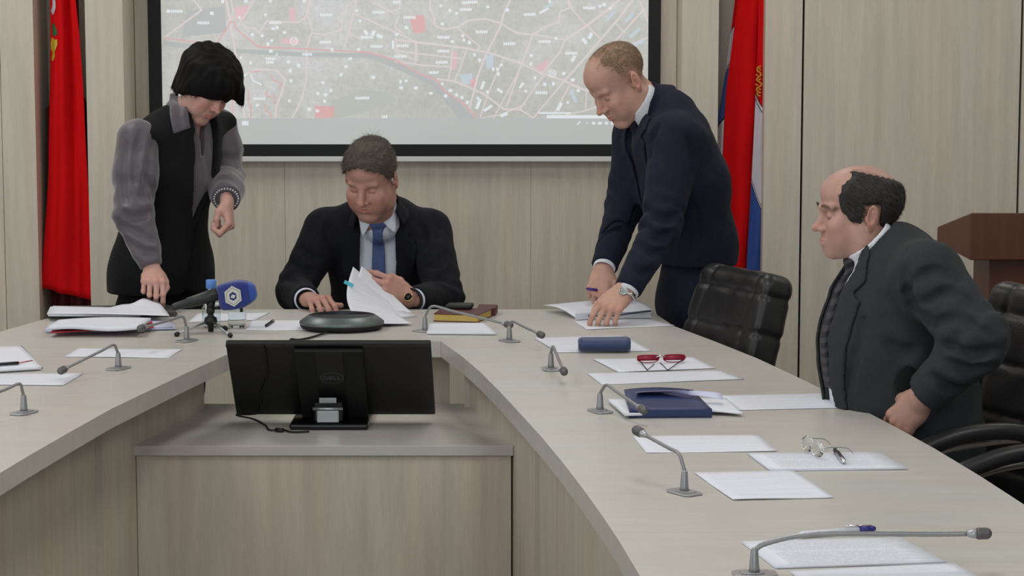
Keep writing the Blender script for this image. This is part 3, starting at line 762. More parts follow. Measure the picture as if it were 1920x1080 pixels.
def frame(nb, wst, fwd):
    ez = unit(nv(nb) - nv(wst)); ey = nv(fwd); ey = unit(ey - ez * (ey @ ez)); ex = np.cross(ez, ey) * 1.0
    # person's left = up x forward
    return ex, ey, ez
def ring(s, nb, ex, ey, ez, r, th, lo, hi, slope=-.15, squash=1.0, _=None, open_=None):
    a, b, c = s.local(nb, ex, ey, ez); th0 = np.arctan2(np.abs(a), b); rho = np.sqrt(a * a + (b * squash) ** 2)
    L = lo(th0) if callable(lo) else lo; Hh = hi(th0) if callable(hi) else hi
    mid = (L + Hh) / 2; e = np.maximum(np.abs(rho - (r(c) if callable(r) else r + slope * c)) - th, np.abs(c - mid) - (Hh - L) / 2)
    if open_ is not None: e = np.maximum(e, open_(a, b, c, th0))
    return e.astype(f32)
def person(root, P):
    h = P.get('h', .006); nodes = P['nodes']; lat = P['lat']; nb = P['nb']; fwd = P['fwd']
    ex, ey, ez = frame(nb, nodes[P.get('wi', 1)][0], fwd)
    allp = [nv(n[0]) for n in nodes] + [nv(P[q]) for q in ('shl', 'ell', 'wrl', 'shr', 'elr', 'wrr')]
    pad = max(max(n[1]) for n in nodes) + .05
    lo = np.min(allp, 0) - np.array((.12, .12, .10)); hi = np.max(allp, 0) + .11
    lo = np.minimum(lo, np.min([nv(n[0]) for n in nodes], 0) - (pad, pad, .1)); hi = np.maximum(hi, np.max([nv(n[0]) for n in nodes], 0) + (pad, pad, .12))
    lo[2] = max(lo[2], P.get('zmin', 0))
    # ---- torso field shared by shirt and jacket
    def jacket_base(s):
        torso_field(s, nodes, lat, 0, P.get('k', .05))
        for q in 'lr':
            s.cap(P['sh' + q], nv(P['sh' + q]) * .5 + nv(nodes[-2][0]) * .5, P.get('rs', .078), P.get('rs2', .085), .05)
        if 'hem' in P:
            a, b, c = s.local(P['hem'][0], ex, ey, P['hem'][1]); s.d = np.maximum(s.d, -c).astype(f32)
        for q in 'lr':
            sleeve(s, P['sh' + q], P['el' + q], P['wr' + q], P.get('arm', (.080, .063, .060, .045)))
        X, Y, Z = s.grids(); s.d = (s.d + .0022 * wob(X, Y, Z, 26, P.get('seed', 1)) + .0012 * wob(X, Y, Z, 61, 2 + P.get('seed', 1))).astype(f32)
    s = SD(lo, hi, h); jacket_base(s)
    A, B, C = s.local(nb, ex, ey, ez)
    for q in 'lr': arm_folds(s, P['sh' + q], P['el' + q], P['wr' + q], P.get('fold', .0045), P.get('seed', 1) + (q == 'l'))
    for cr_ in P.get('creases', []): crease(s, *cr_)
    for q in 'lr': cap_cut(s, nv(P['wr' + q]) - unit(nv(P['wr' + q]) - nv(P['el' + q])) * .004, nv(P['wr' + q]) - nv(P['el' + q]))
    ve = P['V']; poly = poly2(A, C, ve); front = B > P.get('bfront', -.02); jd = s.d.copy()
    s.d = np.where(front, np.maximum(s.d, -poly), s.d).astype(f32)
    nr = P.get('nr', .062); nk = P.get('neckdir'); ezn = unit(nk) if nk is not None else ez; eyn = unit(ey - ezn * (ey @ ezn)); exn = np.cross(eyn, ezn)
    s.cap(nv(nb) - ezn * .015, nv(nb) + ezn * .14, nr + .002, nr + .010, .01, 's')
    if 'slit' in P:      # front closing edge below the V
        sa, sc0, sc1 = P['slit']; e = np.maximum(np.abs(A - sa) - .0028, np.maximum(C - sc0, sc1 - C)); e = np.maximum(e, -(jd + .009))
        s.d = np.where(B > 0, np.maximum(s.d, -e), s.d).astype(f32)
    V, Fc = s.mesh(2)
    np_mesh(P.get('jname', 'suit_jacket'), [(V, Fc, 0, None)], [M[P['jm']]], root)
    # lapels: raised, finer
    cs_ = [nv(nb) + ex * a + ey * b_ + ez * c for a in (-.15, .15) for b_ in (.0, .17) for c in (-.46, .06)]
    fs = SD(np.min(cs_, 0), np.max(cs_, 0), .0036); jacket_base(fs); A1, B1, C1 = fs.local(nb, ex, ey, ez); base = fs.d.copy()
    for sg in (1, -1):
        lp = poly2(A1 * sg, C1, P['lapel']) - .002
        e = np.maximum(np.maximum(np.abs(base - .0042) - .0034, lp), np.maximum(-B1 + .03, -A1 * sg))
        X, Y, Z = fs.grids(); dn = np.sqrt(0 * X + (A1 * 1.0) ** 2 + (B1 + 0) ** 2)
        fs.d = e.astype(f32); fs.cap(nv(nb) - ezn * .015, nv(nb) + ezn * .14, nr + .002, nr + .006, .002, 's')
        V, Fc = fs.mesh(1)
        if len(V): np_mesh('lapel', [(V, Fc, 0, None)], [M[P['jm']]], root)
    # collars of the jacket and of the shirt, around the neck
    ns = SD(nv(nb) - .135, nv(nb) + .135, .0030)
    L0 = P.get('jc_open', 1.0); jh = P.get('jhi', .030)
    e = ring(ns, nb, exn, eyn, ezn, lambda c: nr + .011 + .55 * np.clip(.012 - c, 0, 1), .0034, -.034, lambda t: jh - .020 * (1 - sstep(.9, 1.8, t)), 0, 1.0, None, open_=lambda a, b, c, q: (L0 - q) * .06)
    ns.d = e; V, Fc = ns.mesh(1); np_mesh('collar', [(V, Fc, 0, None)], [M[P['jm']]], root)
    op = P.get('copen', .20); cl = P.get('clen', .040)
    e = ring(ns, nb, exn, eyn, ezn, lambda c: nr + .001 - .10 * c + .35 * np.clip(-c - .005, 0, 1), .0026, lambda q: -.010 - cl * np.exp(-((q - .60) / .34) ** 2), P.get('chi', .034), 0, 1.0, None, open_=lambda a, b, c, q: (op + np.clip(-c, 0, 1) * 8 - q) * .06)
    ns.d = e; V, Fc = ns.mesh(1); np_mesh('shirt_collar', [(V, Fc, 0, None)], [M[P['sm']]], root)
    # ---- shirt: front of the chest and a collar with points
    t = SD(lo, hi, h * .8 if P.get('fine') else h); torso_field(t, nodes, lat, -.011, P.get('k', .05)); A2, B2, C2 = t.local(nb, ex, ey, ez)
    X, Y, Z = t.grids(); t.d = (t.d + .0012 * wob(X, Y, Z, 40, 5)).astype(f32); shd = t.d.copy()
    pv = poly2(A2, C2, [(a * 1.25 + (.02 if a > 0 else -.02), c) for a, c in ve])
    t.d = np.maximum(t.d, np.maximum(pv, -B2 - .0)).astype(f32)
    t.cap(nv(nb) - ezn * .05 + ey * .006, nv(nb) + ezn * .006, nr + .002, nr - .002, .02)
    t.cap(nv(nb) + ezn * .016, nv(nb) + ezn * .2, nr - .006, nr - .006, .002, 's')
    V, Fc = t.mesh(1)
    sh = [(V, Fc, 0, None)]
    np_mesh(P.get('sname', 'shirt'), sh, [M[P['sm']]], root)
    for q in P.get('cuffs', 'lr'):
        w_, e_ = nv(P['wr' + q]), nv(P['el' + q]); d = unit(w_ - e_); r = P.get('arm', (.08, .063, .06, .045))[3] - .0075
        b = MB(); M4 = Matrix.Translation(Vector(w_)) @ Vector(d).to_track_quat('Z', 'Y').to_matrix().to_4x4()
        b.lathe([(r, -.05), (r, .006), (r - .003, .0075), (r - .005, .005), (r - .005, -.05)], seg=28, M4=M4)
        b.build('shirt_cuff', M[P['sm']], root, True)
    # ---- tie
    if 'tie' in P:
        u = SD(nv(nb) - .32, nv(nb) + .12, h * .55); torso_field(u, nodes, lat, -.011, P.get('k', .05)); u.cap(nv(nb) - ezn * .05 + ey * .004, nv(nb) - ezn * .006, nr + .001, nr - .003, .02); A3, B3, C3 = u.local(nb, ex, ey, ez)
        c_ = P['tie']; e = np.maximum(np.maximum(np.abs(u.d - .0055) - .004, poly2(A3, C3, c_['blade'])), -B3).astype(f32); u.d = e
        kp = c_['knot']; k0 = nv(nb) + ex * kp[0] + ey * kp[1] + ez * kp[2]
        u.ecap(k0 + ez * .010, k0 - ez * .034, ex, (.029, .014), (.0125, .010), .006)
        V, Fc = u.mesh(1); np_mesh('necktie', [(V, Fc, 0, None)], [M[c_['m']]], root)
    # ---- trousers and shoes
    hp = nv(nodes[0][0]); L_ = unit(lat)
    legs = P['legs']; pts = [hp] + [nv(q) for lg in legs for q in lg]
    tr = SD(np.min(pts, 0) - .16, np.max(pts, 0) + .18, .012)
    tr.ecap(hp + L_ * .07, hp - L_ * .07, (0, 0, 1), (.12, .115), (.12, .115), .04)
    if not P.get('seated'): tr.ecap(hp, hp + (nv(nodes[1][0]) - hp) * .5, lat, (.155, .12), (.15, .11), .04)
    for lg in legs:
        tr.cap(lg[0], lg[1], .088, .066, .04); tr.cap(lg[1], lg[2], .066, .052, .03)
        tr.d = tr.d
    X, Y, Z = tr.grids(); tr.d = np.maximum(tr.d + .003 * wob(X, Y, Z, 24, 3), .06 - Z).astype(f32)
    V, Fc = tr.mesh(2); np_mesh('trousers', [(V, Fc, 0, None)], [M[P.get('tm', P['jm'])]], root)
    for lg in legs:
        a = nv(lg[2]); f = unit((fwd[0], fwd[1], 0)); a[2] = .05
        z = SD(a - .22, a + .24, .006); z.ecap(a - f * .04, a + f * .07, np.cross(f, (0, 0, 1)), (.037, .036), (.043, .030), .02); z.ecap(a + f * .07, a + f * .15, np.cross(f, (0, 0, 1)), (.044, .028), (.036, .022), .02)
        z.cap(a, a + np.array((0, 0, .06)), .045, .05, .02); X, Y, Z = z.grids(); z.d = np.maximum(z.d, np.maximum(.003 - Z + X * 0 + Y * 0, Z - .11)).astype(f32)
        V, Fc = z.mesh(1); np_mesh('shoe', [(V, Fc, 0, None)], [M['shoe']], root)
    # ---- body under the clothes, head, neck and hands: one mesh
    cs = SD(np.minimum(lo, np.min(pts, 0) - .12), np.maximum(hi, np.max(pts, 0) + .12), .014); torso_field(cs, nodes, lat, -.032)
    for q in 'lr': cs.chain([P['sh' + q], P['el' + q], P['wr' + q]], [.046, .030, .024], .03)
    cs.cap(nodes[-2][0], nb, .06, .05, .03)
    for lg in legs: cs.chain([lg[0], lg[1], lg[2]], [.066, .045, .034], .03)
    V, Fc = cs.mesh(1); parts = [(V, Fc, 0, None)] + [(q[0], q[1], 0, q[2]) for q in P['skinparts']]
    np_mesh('body', parts, [M[P['skin']]], root, tint=True)
    return ex, ey, ez
def ring_band(M4, r, n, rad, sy=1, mi=0):
    b = MB(); b.tube([M4 @ Vector((r * math.cos(a), 0 if False else r * sy * math.sin(a), 0)) for a in [2 * math.pi * k / n for k in range(n + 1)]], rad, 8, mi, False); return b
def up_from(d, at): return Matrix.Translation(Vector(at)) @ Vector(d).to_track_quat('Z', 'Y').to_matrix().to_4x4()

# ======== seated man at the head table
root = thing('person', tuple(W(712, 560, 7.45).xy) + (0,), 'seated person in black suit and blue tie, short grey hair, reading lifted paper sheets', 'person')
org = W(695, 336, 7.16)
nb = W(708, 393, 7.27)
def m1_tint(x, y, z, bl): bl(sstep(.062, .088, z) * (y < .03) * .0, (1, 1, 1))
hv, hf, ht, hs, HM = make_head(org, (-.30, -.95), 27, roll=-3, scale=1.0, p=dict(fat=.004, blush=.55, nose=1.08, brow=.55, browc=(.45, .40, .36), mouth=.0012, stubble=.35), neck_to=tuple(nb + Vector((0, .02, -.05))))
wl, el_, sl_ = W(776, 563, 6.98), W(832, 556, 7.18), W(806, 434, 7.36)
wr, er, sr = W(574, 562, 6.99), W(553, 545, 7.24), W(609, 432, 7.36)
h1 = make_hand(tuple(wl + Vector((-.012, -.005, .006))), (-.80, -.32, .42), (-.30, .92, -.22), False, [(28, 36, 20), (34, 40, 24), (40, 42, 24), (46, 44, 26)], spread=(4, 1, -2, -5), thumb=((-.044, .040, -.030), (-.050, .062, -.050), (-.040, .082, -.062)), elbow=tuple(el_), scale=1.02)
h2 = make_hand(tuple(wr + Vector((.012, -.02, .002))), (.45, -.88, .10), (.05, .05, -1), True, [(38, 30, 14), (46, 34, 16), (46, 34, 16), (44, 30, 16)], spread=(10, 3, -4, -12), thumb=((-.046, .040, -.018), (-.062, .062, -.026), (-.072, .080, -.026)), elbow=tuple(er), scale=1.0)
P = dict(fwd=(0, -1, -.05), lat=(1, 0, 0), h=.0062, zmin=.45,
    nodes=[(W(715, 600, 7.50) - Vector((0, 0, .16)), (.165, .125)), (W(714, 560, 7.46), (.155, .120)), (W(712, 490, 7.41), (.165, .118)), (W(710, 436, 7.38), (.160, .105)), (W(708, 402, 7.355), (.112, .070))],
    nb=nb, wi=1, shl=sl_, ell=el_, wrl=wl, shr=sr, elr=er, wrr=wr, seed=1, rs=.062, rs2=.078, arm=(.071, .063, .060, .045),
    V=[(-.057, .06), (.066, .06), (.066, -.02), (.062, -.16), (.050, -.42), (-.048, -.42), (-.060, -.2), (-.057, -.02)],
    lapel=[(.058, .03), (.085, .0), (.118, -.055), (.095, -.075), (.124, -.10), (.112, -.2), (.080, -.34), (.048, -.38), (.062, -.16)], bfront=-.02,
    jm='suit_black', sm='shirt_blue', skin='skin_a', nr=.062, neckdir=(-.12, -.42, .9), chi=.030, clen=.044,
    creases=[([(562, 462), (580, 480), (600, 486)], .012, .005), ([(546, 492), (570, 506), (592, 508)], .012, .005), ([(538, 520), (560, 528)], .010, .004), ([(838, 470), (822, 492), (800, 500)], .012, .005), ([(846, 505), (826, 520), (806, 522)], .012, .005), ([(790, 420), (794, 450), (784, 480)], .010, .004), ([(612, 420), (618, 450), (628, 480)], .010, .004), ([(600, 400), (590, 425), (592, 450)], .006, .003), ([(816, 402), (824, 425), (820, 450)], .006, .003)],
    pockets=[(.125, -.19, .04, .008)],
    tie=dict(m='tie_blue', knot=(.004, .062, -.024), blade=[(-.013, -.035), (.018, -.03), (.024, -.12), (.029, -.30), (-.024, -.30), (-.018, -.12)]),
    seated=True, legs=[(W(750, 600, 7.40) - Vector((0, 0, .18)), Vector((-.32, 7.0, .50)), Vector((-.30, 6.85, .09))), (W(680, 600, 7.40) - Vector((0, 0, .18)), Vector((-.58, 7.0, .50)), Vector((-.60, 6.9, .09)))],
    tm='suit_black', skinparts=[(hv, hf, ht), h1[:3], h2[:3]])
ax1 = person(root, P)
def flow_down(x, y, z):
    v = np.array((x * .6, .10 + y * .3, -.6 if z < .09 else -.1)); return v
def reg1(X, Y, Z):
    # keep above a hairline: forehead edge, temples, around the ears, nape
    hl = .066 - 0 * X + .020 * np.cos(X * 34) * (Y < 0) - .9 * np.clip(Y + .055, 0, .2) - .30 * np.clip(np.abs(X) - .055, 0, 1)
    hl = np.where(Y > -.055, np.maximum(hl, -.045 + .0 * Z), hl)
    side = np.where((Y > -.02) & (Y < .038), -.002 + .0 * Z, hl)
    hl = np.where((Y > -.03) & (Y < .035), np.maximum(hl, .012), hl)
    return hl + .003 * np.sin(X * 300 + Y * 120) - Z
th1 = lambda X, Y, Z: .0065 + .007 * sstep(.05, .12, Z) + .003 * (Y < -.04)
def flow1(x, y, z):
    return np.array((-.35 + x * 3, -.5 if z > .07 else .4, .25 if (z > .05 and y < -.03) else -.8 * (z < .06)))
make_hair(root, HM, M['hair_grey'], th1, reg1, flow1, n_str=5200, L=.024, wd=.0007, lift=.005, seed=3, rough_amp=.0022, taper=.012)
# crown tuft that stands up
rng = np.random.default_rng(8); P0 = np.array([(.004 + rng.normal(0, .012), .030 + rng.normal(0, .012), .133) for _ in range(42)]); vv, ff = [], []
strands(vv, ff, P0, np.repeat([[0, .1, 1.]], 42, 0), np.array([(.5 * rng.normal(), .3, .9) for _ in range(42)]), .022, .0006, .022, rng, .1)
np_mesh('hair', [(xf(np.array(vv), HM), np.array(ff), 0, None)], [M['hair_grey']], root)
# wrist watch
d = unit(wl - el_); b = ring_band(up_from(d, Vector(nv(wl) + d * .018)), .036, 24, .0045); wb_ = b.build('watch_strap', M['black_matte'], root, True)
wq = Vector(nv(wl) + d * .018) + Vector((-.008, -.030, .014)); b = MB(); b.lathe([(0, -.004), (.014, -.004), (.0150, 0), (.014, .003), (.0125, .003)], M4=up_from((-.2, -.75, .5), wq), seg=24); b.lathe([(.0125, .003), (0, .0032)], M4=up_from((-.2, -.75, .5), wq), seg=24, mi=1); b.build('watch_case', [M['gold'], M['black_gloss']], wb_, True)

# ======== man standing on the right, bending over the table
root = thing('person', tuple(W(1310, 500, 7.0).xy) + (0,), 'standing person in navy suit bending over the table, receding fair hair', 'person')
org = W(1160, 156, 6.93); nb = W(1214, 202, 6.95)
def m2_tint(x, y, z, bl):
    side = (np.abs(x) > .045)
    cov = np.maximum(sstep(-.06, -.01, y) * sstep(.03, .07, z) * .7, sstep(-.035, -.005, y) * sstep(.012, .035, z) * side * .8); cov = np.maximum(cov, sstep(.03, .05, y) * sstep(-.06, -.03, z) * .9)
    cov = cov * (1 - .0 * x); ear = (np.abs(x) > .074) & (z < .035) & (y > -.01) & (y < .036)
    bl(cov * (~ear) * .85, (.56, .54, .46))
hv, hf, ht, hs, HM = make_head(org, (-.88, -.48), 38, roll=0, scale=1.01, p=dict(fat=.003, blush=.35, nose=1.0, brow=.45, browc=(.62, .5, .42), tints=[m2_tint]), neck_to=tuple(nb + Vector((.05, .02, -.035))))
sl_, el_, wl = W(1268, 262, 6.82), W(1238, 428, 6.70), W(1176, 546, 6.57)
sr, er, wr = W(1196, 250, 7.10), W(1172, 385, 7.05), W(1133, 502, 6.84)
h1 = make_hand(tuple(wl + Vector((-.008, -.006, .004))), (-.50, -.50, -.50), (-.15, .45, -.85), False, [(26, 34, 20), (36, 44, 24), (40, 48, 26), (42, 50, 26)], spread=(7, 2, -2, -7), thumb=((-.044, .044, -.022), (-.054, .070, -.034), (-.050, .094, -.040)), elbow=tuple(el_), scale=.97)
h2 = make_hand(tuple(wr + Vector((-.002, -.004, -.002))), (-.22, -.36, -.80), (.20, .90, -.2), True, [(48, 50, 24), (60, 62, 34), (66, 66, 36), (68, 66, 36)], spread=(4, 1, -2, -6), thumb=((-.046, .038, -.008), (-.052, .072, -.010), (-.044, .102, -.010)), elbow=tuple(er), scale=.95)
hip = W(1312, 560, 7.0)
P = dict(fwd=(-.95, -.28, -.3), lat=(.28, -.96, 0), h=.0062, zmin=.55,
    nodes=[(hip - Vector((0, 0, .02)), (.165, .120)), (W(1303, 455, 6.98), (.155, .118)), (W(1282, 340, 6.96), (.170, .128)), (W(1258, 265, 6.95), (.165, .112)), (W(1252, 214, 6.96), (.108, .080))],
    nb=nb, wi=1, shl=sl_, ell=el_, wrl=wl, shr=sr, elr=er, wrr=wr, seed=4, rs=.072, arm=(.078, .062, .058, .042),
    V=[(-.057, .07), (.057, .07), (.050, -.05), (.030, -.2), (.004, -.30), (-.030, -.2), (-.050, -.05)],
    lapel=[(.052, .03), (.080, .0), (.108, -.045), (.088, -.066), (.112, -.085), (.095, -.18), (.050, -.27), (.006, -.31), (.030, -.2), (.050, -.05)], bfront=-.02,
    slit=(.006, -.28, -.8), jm='suit_navy', sm='shirt_white', skin='skin_b', nr=.064, neckdir=(-.80, -.28, .52), chi=.044, clen=.034,
    creases=[([(1212, 392), (1246, 412), (1276, 400)], .012, .005), ([(1204, 424), (1236, 446), (1268, 434)], .014, .006), ([(1196, 456), (1222, 474), (1250, 470)], .012, .004), ([(1292, 250), (1300, 300), (1292, 360)], .010, .004), ([(1236, 232), (1222, 262), (1218, 300)], .008, .004), ([(1300, 380), (1308, 430), (1300, 470)], .012, .004), ([(1165, 330), (1178, 345), (1186, 350)], .010, .004), ([(1190, 500), (1208, 512), (1222, 508)], .010, .003)],
    hem=(W(1330, 492, 7.0), nv((0, 0, 1))), tie=dict(m='tie_dark', knot=(0, .062, -.03), blade=[(-.012, -.03), (.012, -.03), (.022, -.12), (.028, -.30), (-.028, -.30), (-.022, -.12)]),
    legs=[(hip + Vector((.02, -.09, -.06)), Vector((hip.x + .01, 6.95, .46)), Vector((hip.x + .06, 6.95, .09))), (hip + Vector((0, .09, -.06)), Vector((hip.x - .04, 7.1, .46)), Vector((hip.x + .03, 7.12, .09)))],
    tm='suit_navy', skinparts=[(hv, hf, ht), h1[:3], h2[:3]])
person(root, P)
def reg2(X, Y, Z):
    hl = .092 - .0 * X - .95 * np.clip(Y + .045, 0, .3) + .03 * (np.abs(X) < .035) * (Y < .0)
    hl = np.where((Y > -.03) & (Y < .038), np.maximum(hl, .018), hl); hl = np.maximum(hl, -.045)
    hl = np.where((np.abs(X) > .04) & (Y > -.045) & (Y < 0), np.maximum(.018, .09 - 1.6 * (Y + .045)), hl)
    return hl + .004 * np.sin(X * 210 + Y * 160) - Z
make_hair(root, HM, M['hair_fair'], lambda X, Y, Z: .0008 + 0 * Y + 0 * Z, reg2, lambda x, y, z: np.array((x * 2, .5, -.7 if z < .08 else -.1)), n_str=14000, L=.009, wd=.00040, lift=.0012, seed=5, rough_amp=.0006, taper=.0, shell=False, curl=.1)
d = unit(wl - el_); b = ring_band(up_from(d, Vector(nv(wl) + d * .020)), .0345, 24, .0045, .8); wb_ = b.build('watch_bracelet', M['chrome'], root, True)
wn = unit(nv((-.25, -.90, .35)) - nv(d) * float(nv((-.25, -.90, .35)) @ nv(d))); wq = Vector(nv(wl) + d * .020 + wn * .0300); b = MB(); b.lathe([(0, -.003), (.013, -.003), (.0145, 0), (.0135, .0025), (.0115, .0028)], M4=up_from(wn, wq), seg=24); b.lathe([(.0115, .0027), (0, .0028)], M4=up_from(wn, wq), seg=24, mi=1); b.build('watch_case', [M['silver'], M['mic_dark']], wb_, True)

# ======== woman standing on the left
root = thing('person', tuple(W(300, 560, 7.25).xy) + (0,), 'standing person with black bobbed hair, black vest over grey satin blouse, pointing down', 'person')
org = W(386, 162, 7.16); nb = W(352, 214, 7.20)
hv, hf, ht, hs, HM = make_head(org, (.74, -.67), 37, roll=-12, scale=.90, p=dict(fat=.002, blush=.75, nose=.9, brow=.7, lips=.9, browc=(.30, .24, .22)), neck_to=tuple(nb + Vector((-.01, .02, -.06))))
sr, er, wr = W(258, 262, 7.06), W(250, 402, 6.98), W(284, 500, 6.92)
sl_, el_, wl = W(412, 236, 7.36), W(424, 330, 7.34), W(424, 372, 7.12)
h1 = make_hand(tuple(wl + Vector((.004, -.010, -.008))), (.14, -.30, -.92), (-.92, .05, -.15), False, [(48, 84, 48), (60, 82, 50), (66, 80, 50), (68, 78, 46)], spread=(3, 1, -1, -3), thumb=((-.038, .042, -.026), (-.036, .066, -.036), (-.024, .084, -.040)), elbow=tuple(el_), scale=.94, wrist_r=(.026, .020))
h2 = make_hand(tuple(wr + Vector((.004, -.004, -.010))), (.16, -.90, -.36), (-.10, .38, -.90), True, [(44, 38, 20), (52, 78, 46), (56, 84, 50), (58, 84, 50)], spread=(4, 1, -3, -8), thumb=((-.040, .044, -.020), (-.044, .074, -.026), (-.036, .100, -.030)), elbow=tuple(er), scale=.94, wrist_r=(.026, .020))
hip = W(300, 545, 7.24)
def vest(s, A, B, C):
    pass
P = dict(fwd=(.8, -.6, -.2), lat=(.6, .8, 0), h=.0062, zmin=.55,
    nodes=[(hip - Vector((0, 0, .06)), (.19, .165)), (W(303, 500, 7.24), (.175, .145)), (W(308, 420, 7.22), (.135, .115)), (W(325, 320, 7.20), (.150, .120)), (W(340, 262, 7.20), (.140, .095)), (W(348, 236, 7.20), (.10, .072))],
    nb=nb, wi=2, shl=sl_, ell=el_, wrl=wl, shr=sr, elr=er, wrr=wr, seed=7, rs=.060, arm=(.058, .052, .060, .040), arms_only=True)
# vest: torso without sleeves
def woman_clothes(P):
    h = .006; nodes = P['nodes']; lat = P['lat']; nb = P['nb']; ex, ey, ez = frame(nb, nodes[2][0], P['fwd'])
    lo = np.min([nv(n[0]) for n in nodes], 0) - (.26, .26, .12); hi = np.max([nv(n[0]) for n in nodes], 0) + (.26, .26, .14); lo[2] = .74
    s = SD(lo, hi, h); torso_field(s, nodes, lat, 0, .05)
    for q in 'lr': s.ecap(nv(P['sh' + q]) + (0, 0, .012), nv(nb) * .4 + nv(nodes[-2][0]) * .6, (0, 0, 1), (.040, .065), (.06, .075), .05)
    X, Y, Z = s.grids(); s.d = (s.d + .002 * wob(X, Y, Z, 22, 7)).astype(f32); s.d = np.maximum(s.d, .775 - Z).astype(f32); jd = s.d.copy()
    A, B, C = s.local(nb, ex, ey, ez)
    # armholes
    for q in 'lr':
        p = nv(P['sh' + q]); s.cap(p + (0, 0, -.045), p + (0, 0, .0) + (ex if q == 'l' else -ex) * .08, .058, .075, .01, 's')
    V_ = [(-.055, .07), (.055, .07), (.052, -.06), (.045, -.20), (.0, -.33), (-.045, -.20), (-.052, -.06)]
    pv = poly2(A, C, V_); lp = poly2(np.abs(A), C, [(.05, .05), (.09, .0), (.098, -.12), (.06, -.27), (.0, -.35), (.0, -.33), (.045, -.2), (.052, -.06)])
    e = np.maximum(np.maximum(np.abs(jd - .003) - .0035, lp), -B); s.d = np.minimum(s.d, e)
    s.d = np.where(B > -.01, np.maximum(s.d, -pv), s.d)
    e = np.maximum(np.abs(A - .012 + .10 * np.clip(-C - .38, 0, 1)) - (.003 + .10 * np.clip(-C - .36, 0, 1)), C + .33); e = np.maximum(e, -(jd + .012)); s.d = np.where(B > 0, np.maximum(s.d, -e), s.d).astype(f32)
    s.cap(nv(nb) - ez * .02, nv(nb) + ez * .12, .062, .075, .01, 's')
    V, Fc = s.mesh(2); np_mesh('vest', [(V, Fc, 0, None)], [M['vest_black']], root)
    QT, QB = ((319, 176), (346, 166)), ((326, 251), (357, 240))
    def flap(u, v):
        x = (QT[0][0] * (1 - u) + QT[1][0] * u) * (1 - v) + (QB[0][0] * (1 - u) + QB[1][0] * u) * v; y = (QT[0][1] * (1 - u) + QT[1][1] * u) * (1 - v) + (QB[0][1] * (1 - u) + QB[1][1] * u) * v
        x += -4 * math.sin(math.pi * v) * (1 - u); p, d = surf_hit(s, x, y); yy = 7.135 - .03 * v + .04 * (1 - v) * (1 - u)
        if p is not None: yy = min(yy, p[1] - .006)
        return Vector(on_y(x, y, yy))
    G = [[flap(i / 10, j / 16) for i in range(11)] for j in range(17)]
    for _ in range(6):
        for j in range(17):
            for i in range(11):
                nb_ = [G[a][b_].y for a, b_ in ((j - 1, i), (j + 1, i), (j, i - 1), (j, i + 1)) if 0 <= a < 17 and 0 <= b_ < 11]; G[j][i].y = min(G[j][i].y, .5 * G[j][i].y + .5 * sum(nb_) / len(nb_))
    b = MB(); b.grid(lambda u, v: G[int(round(v * 16))][int(round(u * 10))], 10, 16, 0, thick=(0, .004, 0)); b.build('collar_flap', M['satin'], root, True)
    # blouse: sleeves full and gathered at the cuff, chest, pointed collar
    lo2 = lo.copy(); hi2 = hi.copy()
    pts = [nv(P[k_ + q]) for k_ in ('sh', 'el', 'wr') for q in 'lr']; lo2 = np.minimum(lo2, np.min(pts, 0) - .1); hi2 = np.maximum(hi2, np.max(pts, 0) + .1); lo2[2] = .74
    t = SD(lo2, hi2, .0055); torso_field(t, nodes[1:], lat, -.012, .05)
    A, B, C = t.local(nb, ex, ey, ez)
    e = np.maximum(poly2(A, C, [(-.09, .07), (.09, .07), (.09, -.4), (.05, -.62), (-.05, -.62), (-.09, -.4)]), -B); t.d = np.maximum(t.d, e).astype(f32)
    vv = poly2(A, C, [(-.034, .06), (.034, .06), (.004, -.115), (-.004, -.115)]); t.d = np.where(B > 0, np.maximum(t.d, -vv), t.d).astype(f32)
    for q, r in (('r', (.066, .060, .061, .040)), ('l', (.058, .056, .056, .050))):
        sh, el, wr_ = nv(P['sh' + q]), nv(P['el' + q]), nv(P['wr' + q])
        t.cap(sh, sh * .55 + el * .45, r[0], r[0] + .004, .02); t.cap(sh * .55 + el * .45, el, r[0] + .004, r[1], .02); t.cap(el, el * .35 + wr_ * .65, r[2], r[3] + .008, .02); t.cap(el * .35 + wr_ * .65, wr_, r[3] + .006, r[3] - .004, .01)
        arm_folds(t, sh, el, wr_, .0035, 3 if q == 'r' else 9)
        qq = t.win(np.minimum(sh, wr_) - .1, np.maximum(sh, wr_) + .1, 0); sl, X, Y, Z = qq; t.d[sl] = (t.d[sl] + .0016 * wob(X, Y, Z * .3, 70, 4)).astype(f32)
        if q == 'r':
            for cr_ in (([(268, 238), (256, 290), (250, 350)], .010, .005), ([(288, 262), (280, 320), (268, 378)], .012, .005), ([(236, 270), (230, 320), (236, 380)], .012, .005), ([(226, 396), (252, 410), (284, 398)], .010, .005), ([(226, 424), (250, 432), (286, 452)], .010, .005), ([(240, 450), (262, 470), (290, 474)], .008, .004), ([(272, 330), (288, 350), (292, 372)], .010, .004)): crease(t, *cr_)
        cap_cut(t, wr_, wr_ - el)
    ezn = unit((.62, -.45, .64)); eyn = unit(ey - ezn * (ey @ ezn)); exn = np.cross(ezn, eyn)
    t.cap(nv(nb) - ezn * .02, nv(nb) + ezn * .2, .056, .060, .002, 's')
    ns = SD(nv(nb) - .15, nv(nb) + .15, .003); e = ring(ns, nb, exn, eyn, ezn, lambda c: .060 + .35 * np.clip(.016 - c, 0, 1), .0030, lambda q: -.016 - .020 * np.exp(-((q - .62) / .5) ** 2), .040, 0, 1.0, None, lambda a, b, c, q: (.40 + np.clip(-c, 0, 1) * 3 - q) * .06)
    ns.d = e; v_, f_ = ns.mesh(1); np_mesh('blouse_collar', [(v_, f_, 0, None)], [M['satin']], root)
